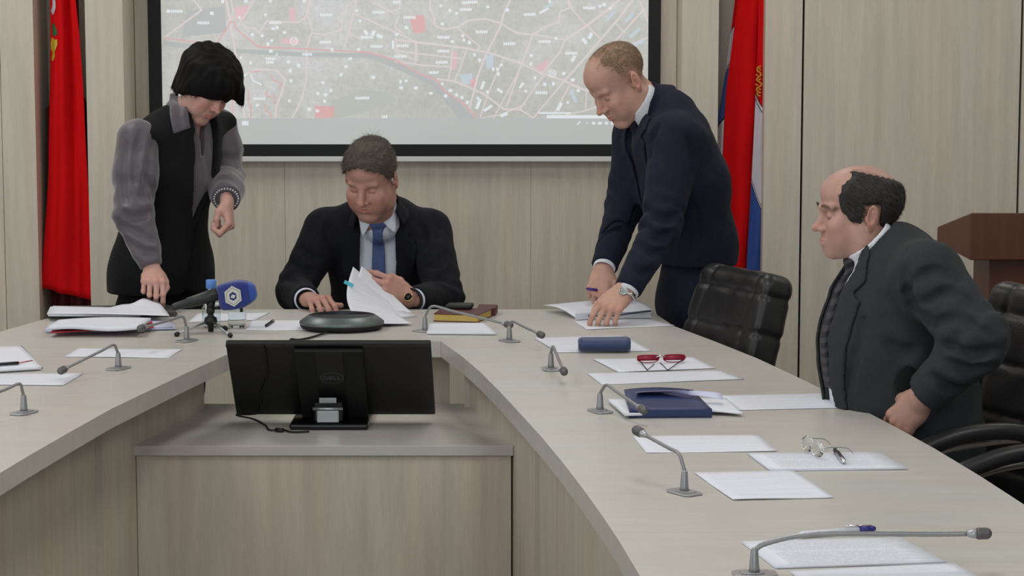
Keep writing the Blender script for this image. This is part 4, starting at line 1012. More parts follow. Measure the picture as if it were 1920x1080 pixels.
    V, Fc = t.mesh(2); np_mesh('blouse', [(V, Fc, 0, None)], [M['satin']], root)
woman_clothes(P)
tr = SD((hip.x - .3, hip.y - .3, .05), (hip.x + .3, hip.y + .3, 1.0), .012)
tr.ecap(hip - Vector((0, 0, .10)), hip + Vector((0, 0, .02)), (.6, .8, 0), (.155, .125), (.14, .115), .04)
lg = [(hip + Vector((-.05, -.07, -.08)), Vector((hip.x - .05, hip.y - .06, .46)), Vector((hip.x - .06, hip.y - .05, .09))), (hip + Vector((.05, .07, -.08)), Vector((hip.x + .06, hip.y + .06, .46)), Vector((hip.x + .06, hip.y + .07, .09)))]
for a in lg: tr.cap(a[0], a[1], .09, .068, .03); tr.cap(a[1], a[2], .068, .058, .03)
X, Y, Z = tr.grids(); tr.d = np.maximum(tr.d, .06 - Z).astype(f32); V, Fc = tr.mesh(2); np_mesh('trousers', [(V, Fc, 0, None)], [M['trouser_black']], root)
for a_ in lg:
    a = nv(a_[2]); f = unit((.8, -.6, 0)); a[2] = .05; z = SD(a - .2, a + .24, .006); z.ecap(a - f * .04, a + f * .14, np.cross(f, (0, 0, 1)), (.033, .034), (.030, .022), .02); X, Y, Z = z.grids(); z.d = np.maximum(z.d, .003 - Z).astype(f32)
    V, Fc = z.mesh(1); np_mesh('shoe', [(V, Fc, 0, None)], [M['shoe']], root)
cs = SD(nv(hip) - (.35, .4, .8), nv(hip) + (.4, .4, .8), .014); torso_field(cs, P['nodes'][1:], P['lat'], -.045)
for q in 'lr': cs.chain([P['sh' + q], P['el' + q], P['wr' + q]], [.042, .035, .024], .03)
cs.cap(P['nodes'][-2][0], nb, .05, .045, .03)
for a in lg: cs.chain(a, [.060, .045, .034], .03)
V, Fc = cs.mesh(1)
np_mesh('body', [(V, Fc, 0, None), (hv, hf, 0, ht), (h1[0], h1[1], 0, h1[2]), (h2[0], h2[1], 0, h2[2])], [M['skin_w']], root, tint=True)
def regw(X, Y, Z):
    # a short bob: open only over the face, down to the nape, covering the upper ears
    face = ((X / .058) ** 2 + ((Z + .062) / .076) ** 2) ** .5 - 1
    hf_ = np.where(Y < -.012, -face * .05, -1)
    low = -.034 - .9 * np.clip(Y + .02, 0, .055) + .55 * np.clip(-Y - .02, 0, .2)
    return np.maximum(hf_, low + .003 * np.sin(X * 190 + Y * 230) - Z)
def fringe(s):
    s.ell((0, .024, .050), (.100, .116, .100), .03); s.ell((0, -.015, .062), (.088, .098, .080), .03)
    for q in (-1, 1): s.ell((q * .062, .010, -.010), (.034, .056, .062), .03)
    s.ell((0, .078, -.035), (.062, .042, .070), .03)
    # the forelock that swings clear of the brow on the far side
    s.cap((.060, -.085, .060), (.082, -.108, .022), .022, .011, .02)
    X, Y, Z = s.grids(); s.d = (s.d + .0022 * np.sin(X * 130 + 2.5 * np.sin(Y * 40) + Z * 60) + .0012 * np.sin(Y * 210 + X * 120)).astype(f32)
make_hair(root, HM, M['hair_black'], lambda X, Y, Z: .006 + 0 * Z, regw, lambda x, y, z: np.array((x * 4, -.25 if y < 0 else .25, -.85 if z < .1 else -.15)), n_str=6000, L=.026, wd=.0007, lift=.0010, seed=9, rough_amp=.0010, extra=fringe, curl=.5)
b = MB(); b.sphere(HM @ Vector((-.083, .006, -.060)), .0058, 12); b.build('earring', mat('pearl', (235, 230, 225), .2), root, True)
d = unit(wl - el_); b = MB(); Mq = up_from(d, Vector(nv(wl) + d * .006))
for k in range(26):
    a = 2 * math.pi * k / 26; b.sphere(Mq @ Vector((.038 * math.cos(a), .034 * math.sin(a), 0)), .0042, 8)
b.build('bracelet', mat('glass_beads', (190, 195, 200), .15, .6), root, True)

# ======== balding man seated on the right in profile
root = thing('person', tuple(W(1700, 700, 5.15).xy) + (0,), 'seated person in dark grey suit seen in profile, bald on top, striped tie', 'person')
org = W(1607, 402, 5.2); nb = W(1640, 468, 5.18)
hv, hf, ht, hs, HM = make_head(org, (-.99, -.14), 2, roll=0, scale=.93, p=dict(fat=.0035, blush=.45, nose=1.0, brow=1.0, browc=(.16, .14, .14), eye=.5, stubble=.3, brow_out=.007, muzzle=.003, chin_up=.013, eye_out=.008, lips=.3), neck_to=tuple(nb + Vector((.045, .0, -.045))))
sl_, el_, wl = W(1738, 520, 4.98), W(1836, 640, 4.84), W(1736, 742, 4.93)
sr, er, wr = W(1655, 520, 5.36), W(1640, 650, 5.44), W(1590, 752, 5.38)
h1 = make_hand(tuple(wl + Vector((-.010, .0, -.006))), (-.50, .42, -.75), (-.35, .55, -.75), False, [(25, 30, 18), (30, 34, 20), (34, 36, 20), (36, 36, 20)], elbow=tuple(el_))
h2 = make_hand(tuple(wr), (-.9, .0, -.4), (0, .1, -1), True, [(25, 30, 18), (30, 34, 20), (34, 36, 20), (36, 36, 20)], elbow=tuple(er))
hip = W(1715, 800, 5.17)
P = dict(fwd=(-.99, -.10, -.1), lat=(.10, -.99, 0), h=.0062, zmin=.45,
    nodes=[(hip - Vector((0, 0, .03)), (.18, .165)), (W(1690, 730, 5.17), (.175, .165)), (W(1675, 640, 5.17), (.175, .160)), (W(1682, 560, 5.17), (.165, .130)), (W(1688, 512, 5.17), (.125, .098)), (W(1676, 480, 5.17), (.088, .074))],
    nb=nb, wi=2, shl=sl_, ell=el_, wrl=wl, shr=sr, elr=er, wrr=wr, seed=11, rs=.078, arm=(.078, .066, .064, .050), fold=.006,
    V=[(-.06, .07), (.06, .07), (.066, -.05), (.060, -.2), (.050, -.42), (-.045, -.42), (-.055, -.2), (-.06, -.05)],
    lapel=[(.058, .03), (.088, .0), (.116, -.055), (.096, -.078), (.124, -.10), (.112, -.2), (.085, -.34), (.048, -.40), (.060, -.2), (.064, -.05)], bfront=-.02,
    jm='suit_grey', sm='shirt_white', skin='skin_c', nr=.063, neckdir=(-.66, -.08, .75), chi=.036, jhi=.022, clen=.036, cuffs='r',
    creases=[([(1712, 528), (1758, 506), (1806, 526)], .012, .009, .012), ([(1728, 568), (1790, 546), (1842, 582)], .012, .010, .012), ([(1748, 606), (1800, 598), (1856, 630)], .011, .009, .010), ([(1700, 545), (1720, 580), (1760, 612)], .010, .008, .010), ([(1772, 644), (1820, 664), (1874, 656)], .012, .010, .010), ([(1762, 676), (1808, 696), (1856, 690)], .012, .005), ([(1742, 704), (1784, 730), (1820, 726)], .012, .005), ([(1692, 462), (1698, 520), (1714, 580), (1744, 606)], .008, .004), ([(1620, 600), (1600, 680), (1590, 740)], .008, .003), ([(1660, 640), (1690, 660), (1720, 655)], .012, .004)],
    tie=dict(m='tie_striped', knot=(0, .064, -.024), blade=[(-.012, -.03), (.014, -.03), (.026, -.12), (.034, -.32), (-.026, -.32), (-.020, -.12)]),
    seated=True, legs=[(hip + Vector((0, -.10, -.05)), Vector((hip.x - .42, 5.06, .50)), Vector((hip.x - .42, 5.08, .09))), (hip + Vector((0, .10, -.05)), Vector((hip.x - .42, 5.30, .50)), Vector((hip.x - .40, 5.28, .09)))],
    tm='suit_grey', skinparts=[(hv, hf, ht), h1[:3], h2[:3]])
person(root, P)
def reg4(X, Y, Z):
    low = np.where(Y < -.018, .105 + 2.6 * (Y + .018) * -1 * 0 - .0, -.045)
    # front edge of the side hair: slopes back upward; a sideburn in front of the ear; bald crown
    fr = np.interp(Z.ravel(), [-.03, -.018, .0, .012, .03, .055, .079, .1], [-.030, -.037, -.048, -.055, -.060, -.062, -.053, -.026]).reshape(Z.shape)
    front = fr - Y
    ear = np.where((Y > -.008) & (Y < .040), .026 - Z, -1)
    nape = -.050 - Z
    bald = (Z - (.096 - .25 * np.clip(Y - .05, -.1, .2))) * 1.0
    bald = np.where(np.abs(X) < .06, np.maximum(bald, -1), bald)
    return np.maximum(np.maximum(np.maximum(front, ear), np.maximum(nape, bald)), -.030 - Z + .6 * np.clip(-.008 - Y, 0, .05)) + .002 * np.sin(Y * 400 + Z * 90)
make_hair(root, HM, M['hair_dark'], lambda X, Y, Z: .007 + .006 * sstep(.0, .09, Y) + .0 * Z, reg4, lambda x, y, z: np.array((0, .75, -.6)), n_str=4200, L=.026, wd=.0007, lift=.002, seed=12, rough_amp=.0018, taper=.012)
# bushy brows
rng = np.random.default_rng(4)
for q in (-1, 1):
    vv, ff = [], []
    P0 = np.array([(q * (.012 + .034 * t_), -.0955 + .011 * t_ * t_ * 1.2, .024 + .005 * math.sin(t_ * 3) + rng.normal(0, .0014)) for t_ in rng.uniform(0, 1, 110)])
    strands(vv, ff, P0, np.repeat([[0, -1., .2]], 110, 0), np.array([(q * .8, -.1, .35 + .3 * rng.normal()) for _ in range(110)]), .006, .0004, .003, rng, .2)
    np_mesh('eyebrow', [(xf(np.array(vv), HM), np.array(ff), 0, None)], [M['hair_dark']], root)

# ------------------------------------------------------------------ projection screen
YS = YB - .06
def sp(px, py, d=0): p = on_y(px, py, YS); return Vector((p.x, YS - d, p.z))
r = thing('projection_screen', ((sp(760, 0).x), YS, 2.0), 'large white projection screen with black border, a street map projected on it', 'projection screen')
ztop = 2.62
xl, xr_, zb = sp(280, 200).x, sp(1238, 200).x, sp(760, 293).z
xi0, xi1, zi = sp(304, 150).x, sp(1215, 150).x, sp(760, 270.5).z
b = MB()
for lo, hi in (((xl, YS - .001, zb), (xi0, YS + .002, ztop)), ((xi1, YS - .001, zb), (xr_, YS + .002, ztop)), ((xi0, YS - .001, zb), (xi1, YS + .002, zi)), ((xi0, YS - .001, ztop - .05), (xi1, YS + .002, ztop))): b.box(lo, hi)
b.build('black_border', mat('screen_border', (16, 18, 20), .7), r)
b = MB(); b.box((xl - .0, YS - .006, sp(760, 303).z), (xr_, YS + .008, zb - .0005)); b.build('bottom_bar', mat('screen_bar', (226, 227, 226), .5), r, bevel=.002)
b = MB(); b.box((xl - .06, YS - .04, ztop), (xr_ + .06, YS + .05, ztop + .09)); b.build('casing', M['white_paint'], r, bevel=.01)
# the projected picture: every line and label of it belongs to this one flat image
def map_mat():
    m = bpy.data.materials.new('projected_ground'); m.use_nodes = True; nt = m.node_tree; b = nt.nodes['Principled BSDF']
    tc = nt.nodes.new('ShaderNodeTexCoord'); n1 = nt.nodes.new('ShaderNodeTexNoise'); n1.inputs['Scale'].default_value = 3.2; n1.inputs['Detail'].default_value = 8; n1.inputs['Roughness'].default_value = .65
    n2 = nt.nodes.new('ShaderNodeTexNoise'); n2.inputs['Scale'].default_value = 55; n2.inputs['Detail'].default_value = 5; n2.inputs['Roughness'].default_value = .75
    nt.links.new(tc.outputs['Object'], n1.inputs[0]); nt.links.new(tc.outputs['Object'], n2.inputs[0])
    cr = nt.nodes.new('ShaderNodeValToRGB'); e = cr.color_ramp.elements; e[0].position = .36; e[0].color = lin((166, 170, 160)); e[1].position = .62; e[1].color = lin((192, 194, 194))
    e2 = cr.color_ramp.elements.new(.5); e2.color = lin((179, 179, 172))
    nt.links.new(n1.outputs[0], cr.inputs[0])
    mr = nt.nodes.new('ShaderNodeMapRange'); mr.inputs[1].default_value = .3; mr.inputs[2].default_value = .7; mr.inputs[3].default_value = .80; mr.inputs[4].default_value = 1.2; nt.links.new(n2.outputs[0], mr.inputs[0])
    mx = nt.nodes.new('ShaderNodeVectorMath'); mx.operation = 'SCALE'; nt.links.new(cr.outputs[0], mx.inputs[0]); nt.links.new(mr.outputs[0], mx.inputs['Scale'])
    nt.links.new(mx.outputs[0], b.inputs['Emission Color']); b.inputs['Emission Strength'].default_value = .62; b.inputs['Base Color'].default_value = (.42, .42, .42, 1); b.inputs['Roughness'].default_value = .9; b.inputs['Specular IOR Level'].default_value = 0
    return m
def glow(name, rgb, st=.62): return mat(name, (172, 172, 172), .9, emit=rgb, estr=st, spec=0)
mm = [map_mat(), glow('map_road', (212, 200, 200)), glow('map_white', (225, 232, 236)), glow('map_red', (214, 150, 150)), glow('map_pink', (216, 172, 178)), glow('map_taskbar', (168, 173, 171)), glow('map_dark', (168, 172, 164)), glow('map_river', (160, 166, 166)), glow('map_blue', (182, 200, 210))]
b = MB(); zt = ztop - .05; zk = sp(760, 222).z
def quad(x0, z0, x1, z1, d, mi): b.add([Vector((x0, YS - d, z0)), Vector((x1, YS - d, z0)), Vector((x1, YS - d, z1)), Vector((x0, YS - d, z1))], [(0, 1, 2, 3)], mi)
quad(xi0, zk, xi1, zt, .0005, 0); quad(xi0, zi, xi1, zk, .0005, 5)
lay = [0]
def road(pts, wpx, mi, close=False):
    lay[0] += 1; d = .0007 + lay[0] * 2e-6; w_ = wpx / 2 * YS / F
    P = [sp(x, y) for x, y in pts]
    for i in range(len(P) - 1):
        a, c = P[i], P[i + 1]; t = (c - a); L = t.length
        if L < 1e-6: continue
        t /= L; n = Vector((-t.z, 0, t.x)) * w_; a = a - t * w_ * .4; c = c + t * w_ * .4
        vs = [a + n, a - n, c - n, c + n]
        for v in vs: v.y = YS - d - i * 1e-7; v.x = min(max(v.x, xi0), xi1); v.z = min(max(v.z, zk if mi not in (2,) else zi), zt)
        b.add(vs, [(0, 1, 2, 3)], mi)
def up(p, n=3): return p
R1 = [
 ([(309, 70), (378, 19), (357, -8), (350, -60)], 3.2), ([(423, -60), (425, 5), (432, 42), (443, 110), (450, 150), (455, 190), (459, 222)], 4.2), ([(488, -20), (462, 25), (445, 48)], 3),
 ([(432, 42), (437, 20), (433, 0)], 3), ([(445, 48), (455, 46), (463, 52), (480, 54), (485, 62)], 3), ([(485, 62), (500, 40), (560, 42), (575, 30), (581, 5), (583, -60)], 3.4),
 ([(578, 30), (585, 55), (585, 62), (610, 65), (640, 56), (642, 30), (650, 12), (668, -2), (690, -20)], 3), ([(585, 60), (576, 88)], 3), ([(575, 95), (574, 150), (566, 185), (548, 222)], 3.2),
 ([(668, 0), (655, 60), (645, 92)], 3.2), ([(663, 25), (745, 62), (780, 78), (782, 115)], 3), ([(655, 62), (680, 75)], 2.6), ([(700, 5), (735, 22), (750, 15), (748, 0)], 3), ([(748, 30), (740, 50), (755, 62)], 3),
 ([(742, 70), (745, 100), (780, 112)], 2.6), ([(745, 75), (805, 82), (872, 90), (920, 100), (975, 118), (1015, 137), (1060, 152), (1075, 160), (1150, 190)], 4),
 ([(740, 95), (780, 100), (865, 110)], 3), ([(740, 115), (790, 122), (845, 126)], 3), ([(820, 148), (855, 153), (905, 175), (945, 205), (975, 205), (1000, 222)], 3.6),
 ([(780, 78), (778, 120)], 2.4), ([(848, 92), (845, 130), (840, 150)], 2.8), ([(875, 92), (862, 130), (852, 152)], 2.8), ([(808, -40), (806, 15), (815, 35), (815, 48), (835, 55), (860, 50), (880, 38), (910, 35), (940, 44), (968, 62), (998, 65), (1030, 47), (1048, 42), (1050, 22), (1068, 15), (1065, -5), (1060, -60)], 3.4),
 ([(855, 50), (900, 88), (895, 92)], 2.6), ([(975, -40), (945, 25), (938, 50), (915, 95), (908, 110), (895, 145), (880, 205)], 3.8), ([(1000, 62), (978, 120), (950, 200)], 3.2), ([(945, 108), (915, 175), (900, 222)], 2.8), ([(998, 64), (1060, 75), (1048, 100), (1015, 140)], 3),
 ([(1060, 75), (1100, 48), (1150, 10), (1170, -10)], 4), ([(1062, -10), (1075, 20), (1100, 48), (1125, 72)], 2.6), ([(1190, -5), (1160, 35), (1100, 105), (1060, 150), (1000, 222)], 3.8), ([(1205, 20), (1160, 70), (1150, 80)], 3), ([(1155, 45), (1172, 62)], 2.6),
 ([(1195, -10), (1205, 15), (1215, 40)], 2.8), ([(1215, 70), (1180, 85), (1150, 100)], 2.6), ([(1068, 160), (1035, 222)], 3.2), ([(1100, 165), (1098, 205)], 2.4), ([(1060, 215), (1100, 207), (1120, 200)], 2.8), ([(975, 130), (925, 222)], 2.8), ([(975, 205), (1005, 160), (1030, 130)], 2.6),
 ([(985, 195), (940, 215), (905, 222)], 3), ([(459, 140), (480, 130), (520, 132), (535, 150), (528, 175), (518, 200), (516, 222)], 3.8), ([(1115, 220), (1060, 218)], 3)]
for p, w_ in R1: road(p, w_, 1)
# river band and wooded patches
def blob(pts, mi):
    lay[0] += 1; d = .00055 + lay[0] * 1e-7; P = [sp(x, y) for x, y in pts]
    for v in P: v.y = YS - d; v.x = min(max(v.x, xi0), xi1); v.z = min(max(v.z, zk), zt)
    b.add(P, [list(range(len(P)))], mi)
blob([(305, 76), (420, 90), (560, 98), (690, 100), (740, 112), (740, 128), (690, 108), (560, 106), (420, 98), (305, 86)], 7)
blob([(740, 112), (800, 142), (850, 180), (890, 222), (860, 222), (810, 160), (740, 128)], 7)
blob([(620, 190), (680, 168), (720, 172), (745, 190), (700, 205), (640, 222), (620, 222)], 6)
blob([(440, 12), (470, 10), (458, 40), (442, 36)], 4); blob([(541, 14), (555, 14), (553, 42), (543, 40)], 4); blob([(528, 72), (560, 72), (560, 84), (528, 82)], 4)
blob([(768, 30), (795, 28), (798, 60), (775, 62)], 3); blob([(590, 198), (628, 200), (625, 220), (590, 222)], 3); blob([(845, 95), (858, 98), (855, 130), (845, 132)], 4); blob([(1005, 125), (1030, 108), (1025, 130), (1010, 137)], 4); blob([(880, 150), (895, 145), (893, 165), (885, 165)], 3)
blob([(860, 140), (885, 137), (888, 155), (870, 160)], 8); blob([(910, 105), (925, 100), (925, 125), (912, 130)], 8); blob([(350, 20), (420, 12), (425, 60), (340, 70)], 7)
road([(308, 71), (360, 78), (405, 84)], 2.2, 3); road([(408, 78), (428, 50), (432, 41), (440, 41), (443, 54), (462, 70), (485, 88), (560, 91), (690, 98), (742, 113), (790, 140), (822, 152), (830, 168), (870, 195), (893, 220)], 2.6, 3)
for q in [[(436, 170), (436, 215)], [(510, 138), (510, 150), (526, 155), (524, 168)], [(466, 168), (466, 192), (470, 205)], [(500, 170), (500, 182), (515, 180), (514, 195)], [(498, 195), (498, 208), (508, 212), (508, 222)], [(470, 135), (490, 134)], [(471, 195), (470, 222)]]: road(q, 2, 3)
for q in [[(470, 140), (475, 152), (488, 157), (490, 160)], [(520, 100), (518, 104)]]: road(q, 2.6, 2)
# labels and house numbers as small white marks
rnd = random.Random(5)
def mark(x, y, w_, h_, a=0, mi=2):
    lay[0] += 1; d = .0012 + lay[0] * 1e-6; c = sp(x, y); ca_, sa = math.cos(a), math.sin(a); k = YS / F; vs = []
    for u, v in ((-w_, -h_), (w_, -h_), (w_, h_), (-w_, h_)):
        X = c.x + (u * ca_ - v * sa) / 2 * k; Z = c.z + (u * sa + v * ca_) / 2 * k
        vs.append(Vector((min(max(X, xi0), xi1), YS - d, min(max(Z, zi), zt))))
    b.add(vs, [(0, 1, 2, 3)], mi)
def label(x, y, n=7, a=0):
    x0 = x - n * 1.9
    for i in range(n): mark(x0 + i * 3.8, y + rnd.uniform(-.3, .3), 3.0, 5.0, a)
for x, y, n in [(333, 21, 6), (383, 43, 6), (518, 43, 6), (613, 28, 6), (612, 79, 6), (712, 23, 6), (509, 110, 5), (508, 117, 4), (578, 102, 5), (690, 70, 6), (757, 86, 6), (753, 106, 6), (833, 70, 6), (833, 96, 6), (830, 117, 6), (815, 136, 5), (770, 33, 6), (875, 18, 6), (888, 4, 5), (905, 60, 6), (957, 82, 6), (1023, 78, 6), (995, 27, 6), (1106, 15, 6), (1073, 100, 6), (1017, 174, 6), (488, 185, 6), (681, 184, 7), (708, 87, 6), (746, 4, 4), (875, 5, 4), (723, 219, 3)]: label(x, y, n)
for x, y in [(398, 25), (315, 21), (417, 3), (461, 2), (508, 2), (571, 2), (449, 33), (498, 28), (520, 52), (513, 54), (534, 61), (492, 67), (473, 65), (502, 83), (510, 76), (507, 96), (451, 108), (470, 118), (541, 116), (559, 123), (544, 133), (546, 152), (460, 141), (455, 190), (484, 197), (542, 189), (595, 175), (610, 178), (620, 170), (609, 190), (605, 155), (580, 205), (596, 208), (648, 125), (640, 140), (657, 110), (672, 93), (622, 93), (675, 39), (668, 20), (743, 65), (761, 52), (843, 20), (856, 25), (830, 45), (826, 11), (868, 67), (869, 75), (880, 80), (849, 78), (951, 19), (915, 13), (1031, 3), (1042, 72), (997, 104), (995, 120), (940, 122), (934, 130), (935, 139), (889, 103), (900, 113), (925, 130), (1037, 157), (1021, 158), (1004, 146), (1056, 138), (1074, 150), (1125, 12), (1133, 9), (1145, 16), (762, 152), (780, 165), (808, 175), (836, 180), (830, 157), (845, 170), (856, 178), (867, 183), (876, 192), (753, 165), (700, 145), (752, 153), (895, 184), (986, 171), (1065, 192), (1085, 170), (915, 172)]:
    mark(x + rnd.uniform(-1, 1), y, rnd.uniform(4.5, 7), rnd.uniform(4.5, 6.5), rnd.uniform(-.3, .3))
for x, y, w_, h_, a in [(1145, 30, 24, 5, .85), (1180, 33, 22, 5, .85), (1107, 67, 12, 6, 1.1), (1096, 77, 12, 6, -.9), (1075, 110, 12, 6, 1.1), (937, 170, 12, 5, -.6), (978, 160, 12, 5, .9), (1190, 62, 26, 6, .7), (1195, 82, 28, 6, .45), (905, 160, 16, 5, 1.2), (897, 195, 20, 6, 1.2), (915, 203, 18, 5, .6), (1049, 200, 16, 6, 1.1), (1075, 180, 26, 7, -1.2), (1020, 20, 20, 4, .5), (1040, 212, 60, 3, 0), (1090, 219, 130, 6, 0), (945, 215, 14, 6, .4), (845, 20, 0, 0, 0), (1030, 10, 22, 5, .6), (686, 61, 6, 10, .5), (700, 62, 6, 10, -.5), (712, 68, 12, 6, -.4), (737, 84, 4, 16, 0)]:
    if w_: mark(x, y, w_, h_, a, 8 if w_ > 20 and y < 200 else 2)
def ringmark(x, y, r_px):
    lay[0] += 1; k = YS / F; c = sp(x, y); d = .0014 + lay[0] * 1e-6; n = 20; vs = []
    for i in range(n):
        a = 2 * math.pi * i / n
        for rr in (r_px, r_px * .82): vs.append(Vector((c.x + rr * k * math.cos(a), YS - d, c.z + rr * k * math.sin(a))))
    b.add(vs, [(2 * i, 2 * i + 1, (2 * i + 3) % (2 * n), (2 * i + 2) % (2 * n)) for i in range(n)], 2)
    Mt = Matrix.Translation(Vector((c.x, YS - d - .0004, c.z))) @ Matrix.Rotation(math.pi / 2, 4, 'X'); text_mesh(b, '50', r_px * 1.5 * k, Mt, 2, .0001)
ringmark(551, 77, 7.5); ringmark(1036, 138, 7.5)
# taskbar: envelope, a small pane, tray marks
mark(460, 231, 12, 8); mark(440, 232, 4, 9)
road([(454, 228), (460, 232), (466, 228)], 1.2, 5)
mark(1085, 231, 9, 2.4, .8); mark(1113, 231, 6, 5); mark(1125, 231, 7, 5); mark(1137, 231, 6, 5); mark(1148, 231, 5, 5); mark(1100, 231, 4, 1.5)
b.build('projected_map', mm, r)

# ------------------------------------------------------------------ flags in the niches
def cloth_strip(fn, nu, nv_, name, mats, parent, mi_fn=None, thick=.0015):
    b = MB(); b.grid(fn, nu, nv_); o = b.build(name, mats, parent, True)
    if mi_fn:
        for p in o.data.polygons:
            i = p.index % nu; j = p.index // nu; p.material_index = mi_fn((i + .5) / nu, (j + .5) / nv_)
    q = o.modifiers.new('t', 'SOLIDIFY'); q.thickness = thick; return o
M['flag_red'] = mat('flag_red', (214, 16, 22), .85, noise_amt=.04, nscale=30, bump=.1, bscale=900, spec=.12)
M['flag_blue'] = mat('flag_blue', (32, 72, 150), .55, sheen=.2); M['flag_white'] = mat('flag_white', (205, 202, 212), .6, sheen=.2); M['flag_black'] = mat('flag_black', (14, 14, 16), .6)
M['flag_yellow'] = mat('flag_yellow', (205, 175, 45), .55); M['flag_green'] = mat('flag_green', (40, 105, 62), .55)
M['pole_wood'] = mat('pole_brown', (66, 34, 24), .4, noise_amt=.1)
YP = 8.20
r = thing('flag', (W(122, 560, YP).x, YP, 0), 'plain red flag hanging in the niche behind the woman, coat of arms near its top', 'flag')
b = MB(); b.tube([(W(118, 560, YP).x, YP + .05, .03), (W(128, 0, YP).x, YP + .05, 2.75)], .014, 12); b.lathe([(0, 2.86), (.012, 2.83), (.022, 2.79), (.012, 2.75), (.016, 2.74)], c=(W(128, 0, YP).x, YP + .05, 0)); b.build('pole', M['pole_wood'], r, True)
b = MB(); b.lathe([(.125, 0), (.125, .02), (.05, .035), (.02, .08), (0, .08)], c=(W(118, 560, YP).x, YP + .0, .002)); b.build('base', M['pole_wood'], r, True)
def edge(tab, z):
    for (z0, a), (z1, c) in zip(tab, tab[1:]):
        if z0 >= z >= z1: return a + (c - a) * ((z0 - z) / (z0 - z1))
    return tab[-1][1] if z < tab[-1][0] else tab[0][1]
LE = [(2.7, 112), (1.85, 103), (1.62, 101), (1.4, 98), (1.1, 93), (.85, 83), (.55, 72)]; RE = [(2.7, 135), (1.85, 147), (1.6, 158), (1.4, 163), (1.1, 168), (.55, 173)]
zb0 = W(80, 540, YP - .05).z; zb1 = W(172, 563, YP - .05).z
def f1(u, v):
    z = 2.68 + ((zb0 + (zb1 - zb0) * u) - 2.68) * v; xa, xb = W(edge(LE, z), 300, YP).x, W(edge(RE, z), 300, YP).x
    fold = (math.sin(u * 8.5 + 1.2 * math.sin(v * 3) + .4) * .022 + .010 * math.sin(u * 19 + 3 * v)) * (1 - .55 * v ** 3) + .004 * math.sin(v * 24 + u * 6)
    return Vector((xa + (xb - xa) * (u + .035 * math.sin(u * 12.6)), YP - .02 + fold - .03 * v, z))
cloth_strip(f1, 48, 90, 'cloth', [M['flag_red']], r)
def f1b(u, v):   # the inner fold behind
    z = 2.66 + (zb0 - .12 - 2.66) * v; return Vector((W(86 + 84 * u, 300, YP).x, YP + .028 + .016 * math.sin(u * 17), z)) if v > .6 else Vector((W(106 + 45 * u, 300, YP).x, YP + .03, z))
cloth_strip(f1b, 20, 30, 'inner_fold', [mat('flag_fold_brown', (84, 20, 22), .8)], r)  # inner fold coloured darker and browner than the outer red cloth
# arms of the town: white figure, green dragon-like patch and gold part, mostly hidden in the fold
def on_flag(px, py):
    z = W(px, py, YP).z; xa, xb = edge(LE, z), edge(RE, z); u = (px - xa) / (xb - xa); lo_, hi_ = 0, 1
    v = (2.68 - z) / (2.68 - (zb0 + (zb1 - zb0) * u)); p = f1(max(0, min(1, u)), v); return Vector((p.x, p.y - .0045, p.z))
for nm, m_, polys in (('emblem_figure', 'flag_white', [[(106, -8), (116, -8), (117, 14), (112, 24), (105, 28), (103, 20), (106, 8)]]), ('emblem_green', 'flag_green', [[(104, 46), (110, 43), (117, 55), (119, 64), (112, 67), (104, 66)]]), ('emblem_gold', 'flag_yellow', [[(103, 70), (110, 74), (119, 74), (119, 84), (113, 93), (109, 98), (111, 105), (104, 115), (101.5, 112), (104, 98), (101, 92), (101, 80)]])):
    b = MB(); st = .6
    for pl_ in polys:
        xs_ = [p[0] for p in pl_]; ys_ = [p[1] for p in pl_]; gx = np.arange(min(xs_), max(xs_), st); gy_ = np.arange(min(ys_), max(ys_), st)
        XX, YY = np.meshgrid(gx + st / 2, gy_ + st / 2); ins = poly2(XX, YY, pl_) < 0
        for jy in range(len(gy_)):
            for ix in range(len(gx)):
                if ins[jy, ix]:
                    x_, y_ = gx[ix], gy_[jy]; b.add([on_flag(x_, y_), on_flag(x_ + st, y_), on_flag(x_ + st, y_ + st), on_flag(x_, y_ + st)], [(0, 1, 2, 3)])
    o = b.build(nm, M[m_], r)
# right flag
r = thing('flag', (W(1385, 560, YP).x, YP, 0), 'red flag edged with white, black and blue stripes, hanging behind the man in navy', 'flag')
px0 = W(1400, 300, YP + .05).x
b = MB(); b.tube([(px0, YP + .06, .03), (px0, YP + .06, 2.75)], .014, 12); b.build('pole', M['pole_wood'], r, True)
b = MB(); b.lathe([(.125, 0), (.125, .02), (.05, .035), (.02, .08), (0, .08)], c=(px0 - .03, YP, .002)); b.build('base', M['pole_wood'], r, True)
def panel2(name, LEt, REt, dy, mats, mi_fn=None, zlo=.55, amp=.012, fr=7):
    def fn(u, v):
        z = 2.68 + (zlo - 2.68) * v; xa, xb = W(edge(LEt, z), 300, YP).x, W(edge(REt, z), 300, YP).x
        return Vector((xa + (xb - xa) * u, YP + dy + amp * math.sin(u * fr + 1.5 * v) + .003 * math.sin(v * 30 + u * 5), z))
    return cloth_strip(fn, 24 if mi_fn is None else 80, 120 if mi_fn is None else 900, name, mats, r, mi_fn)
zp = lambda py: W(1400, py, YP).z
def vz(v, zlo=.55): return 2.68 + (zlo - 2.68) * v
def pyz(z): return 540 - 0 + ((H - z) * F / YP - 480)
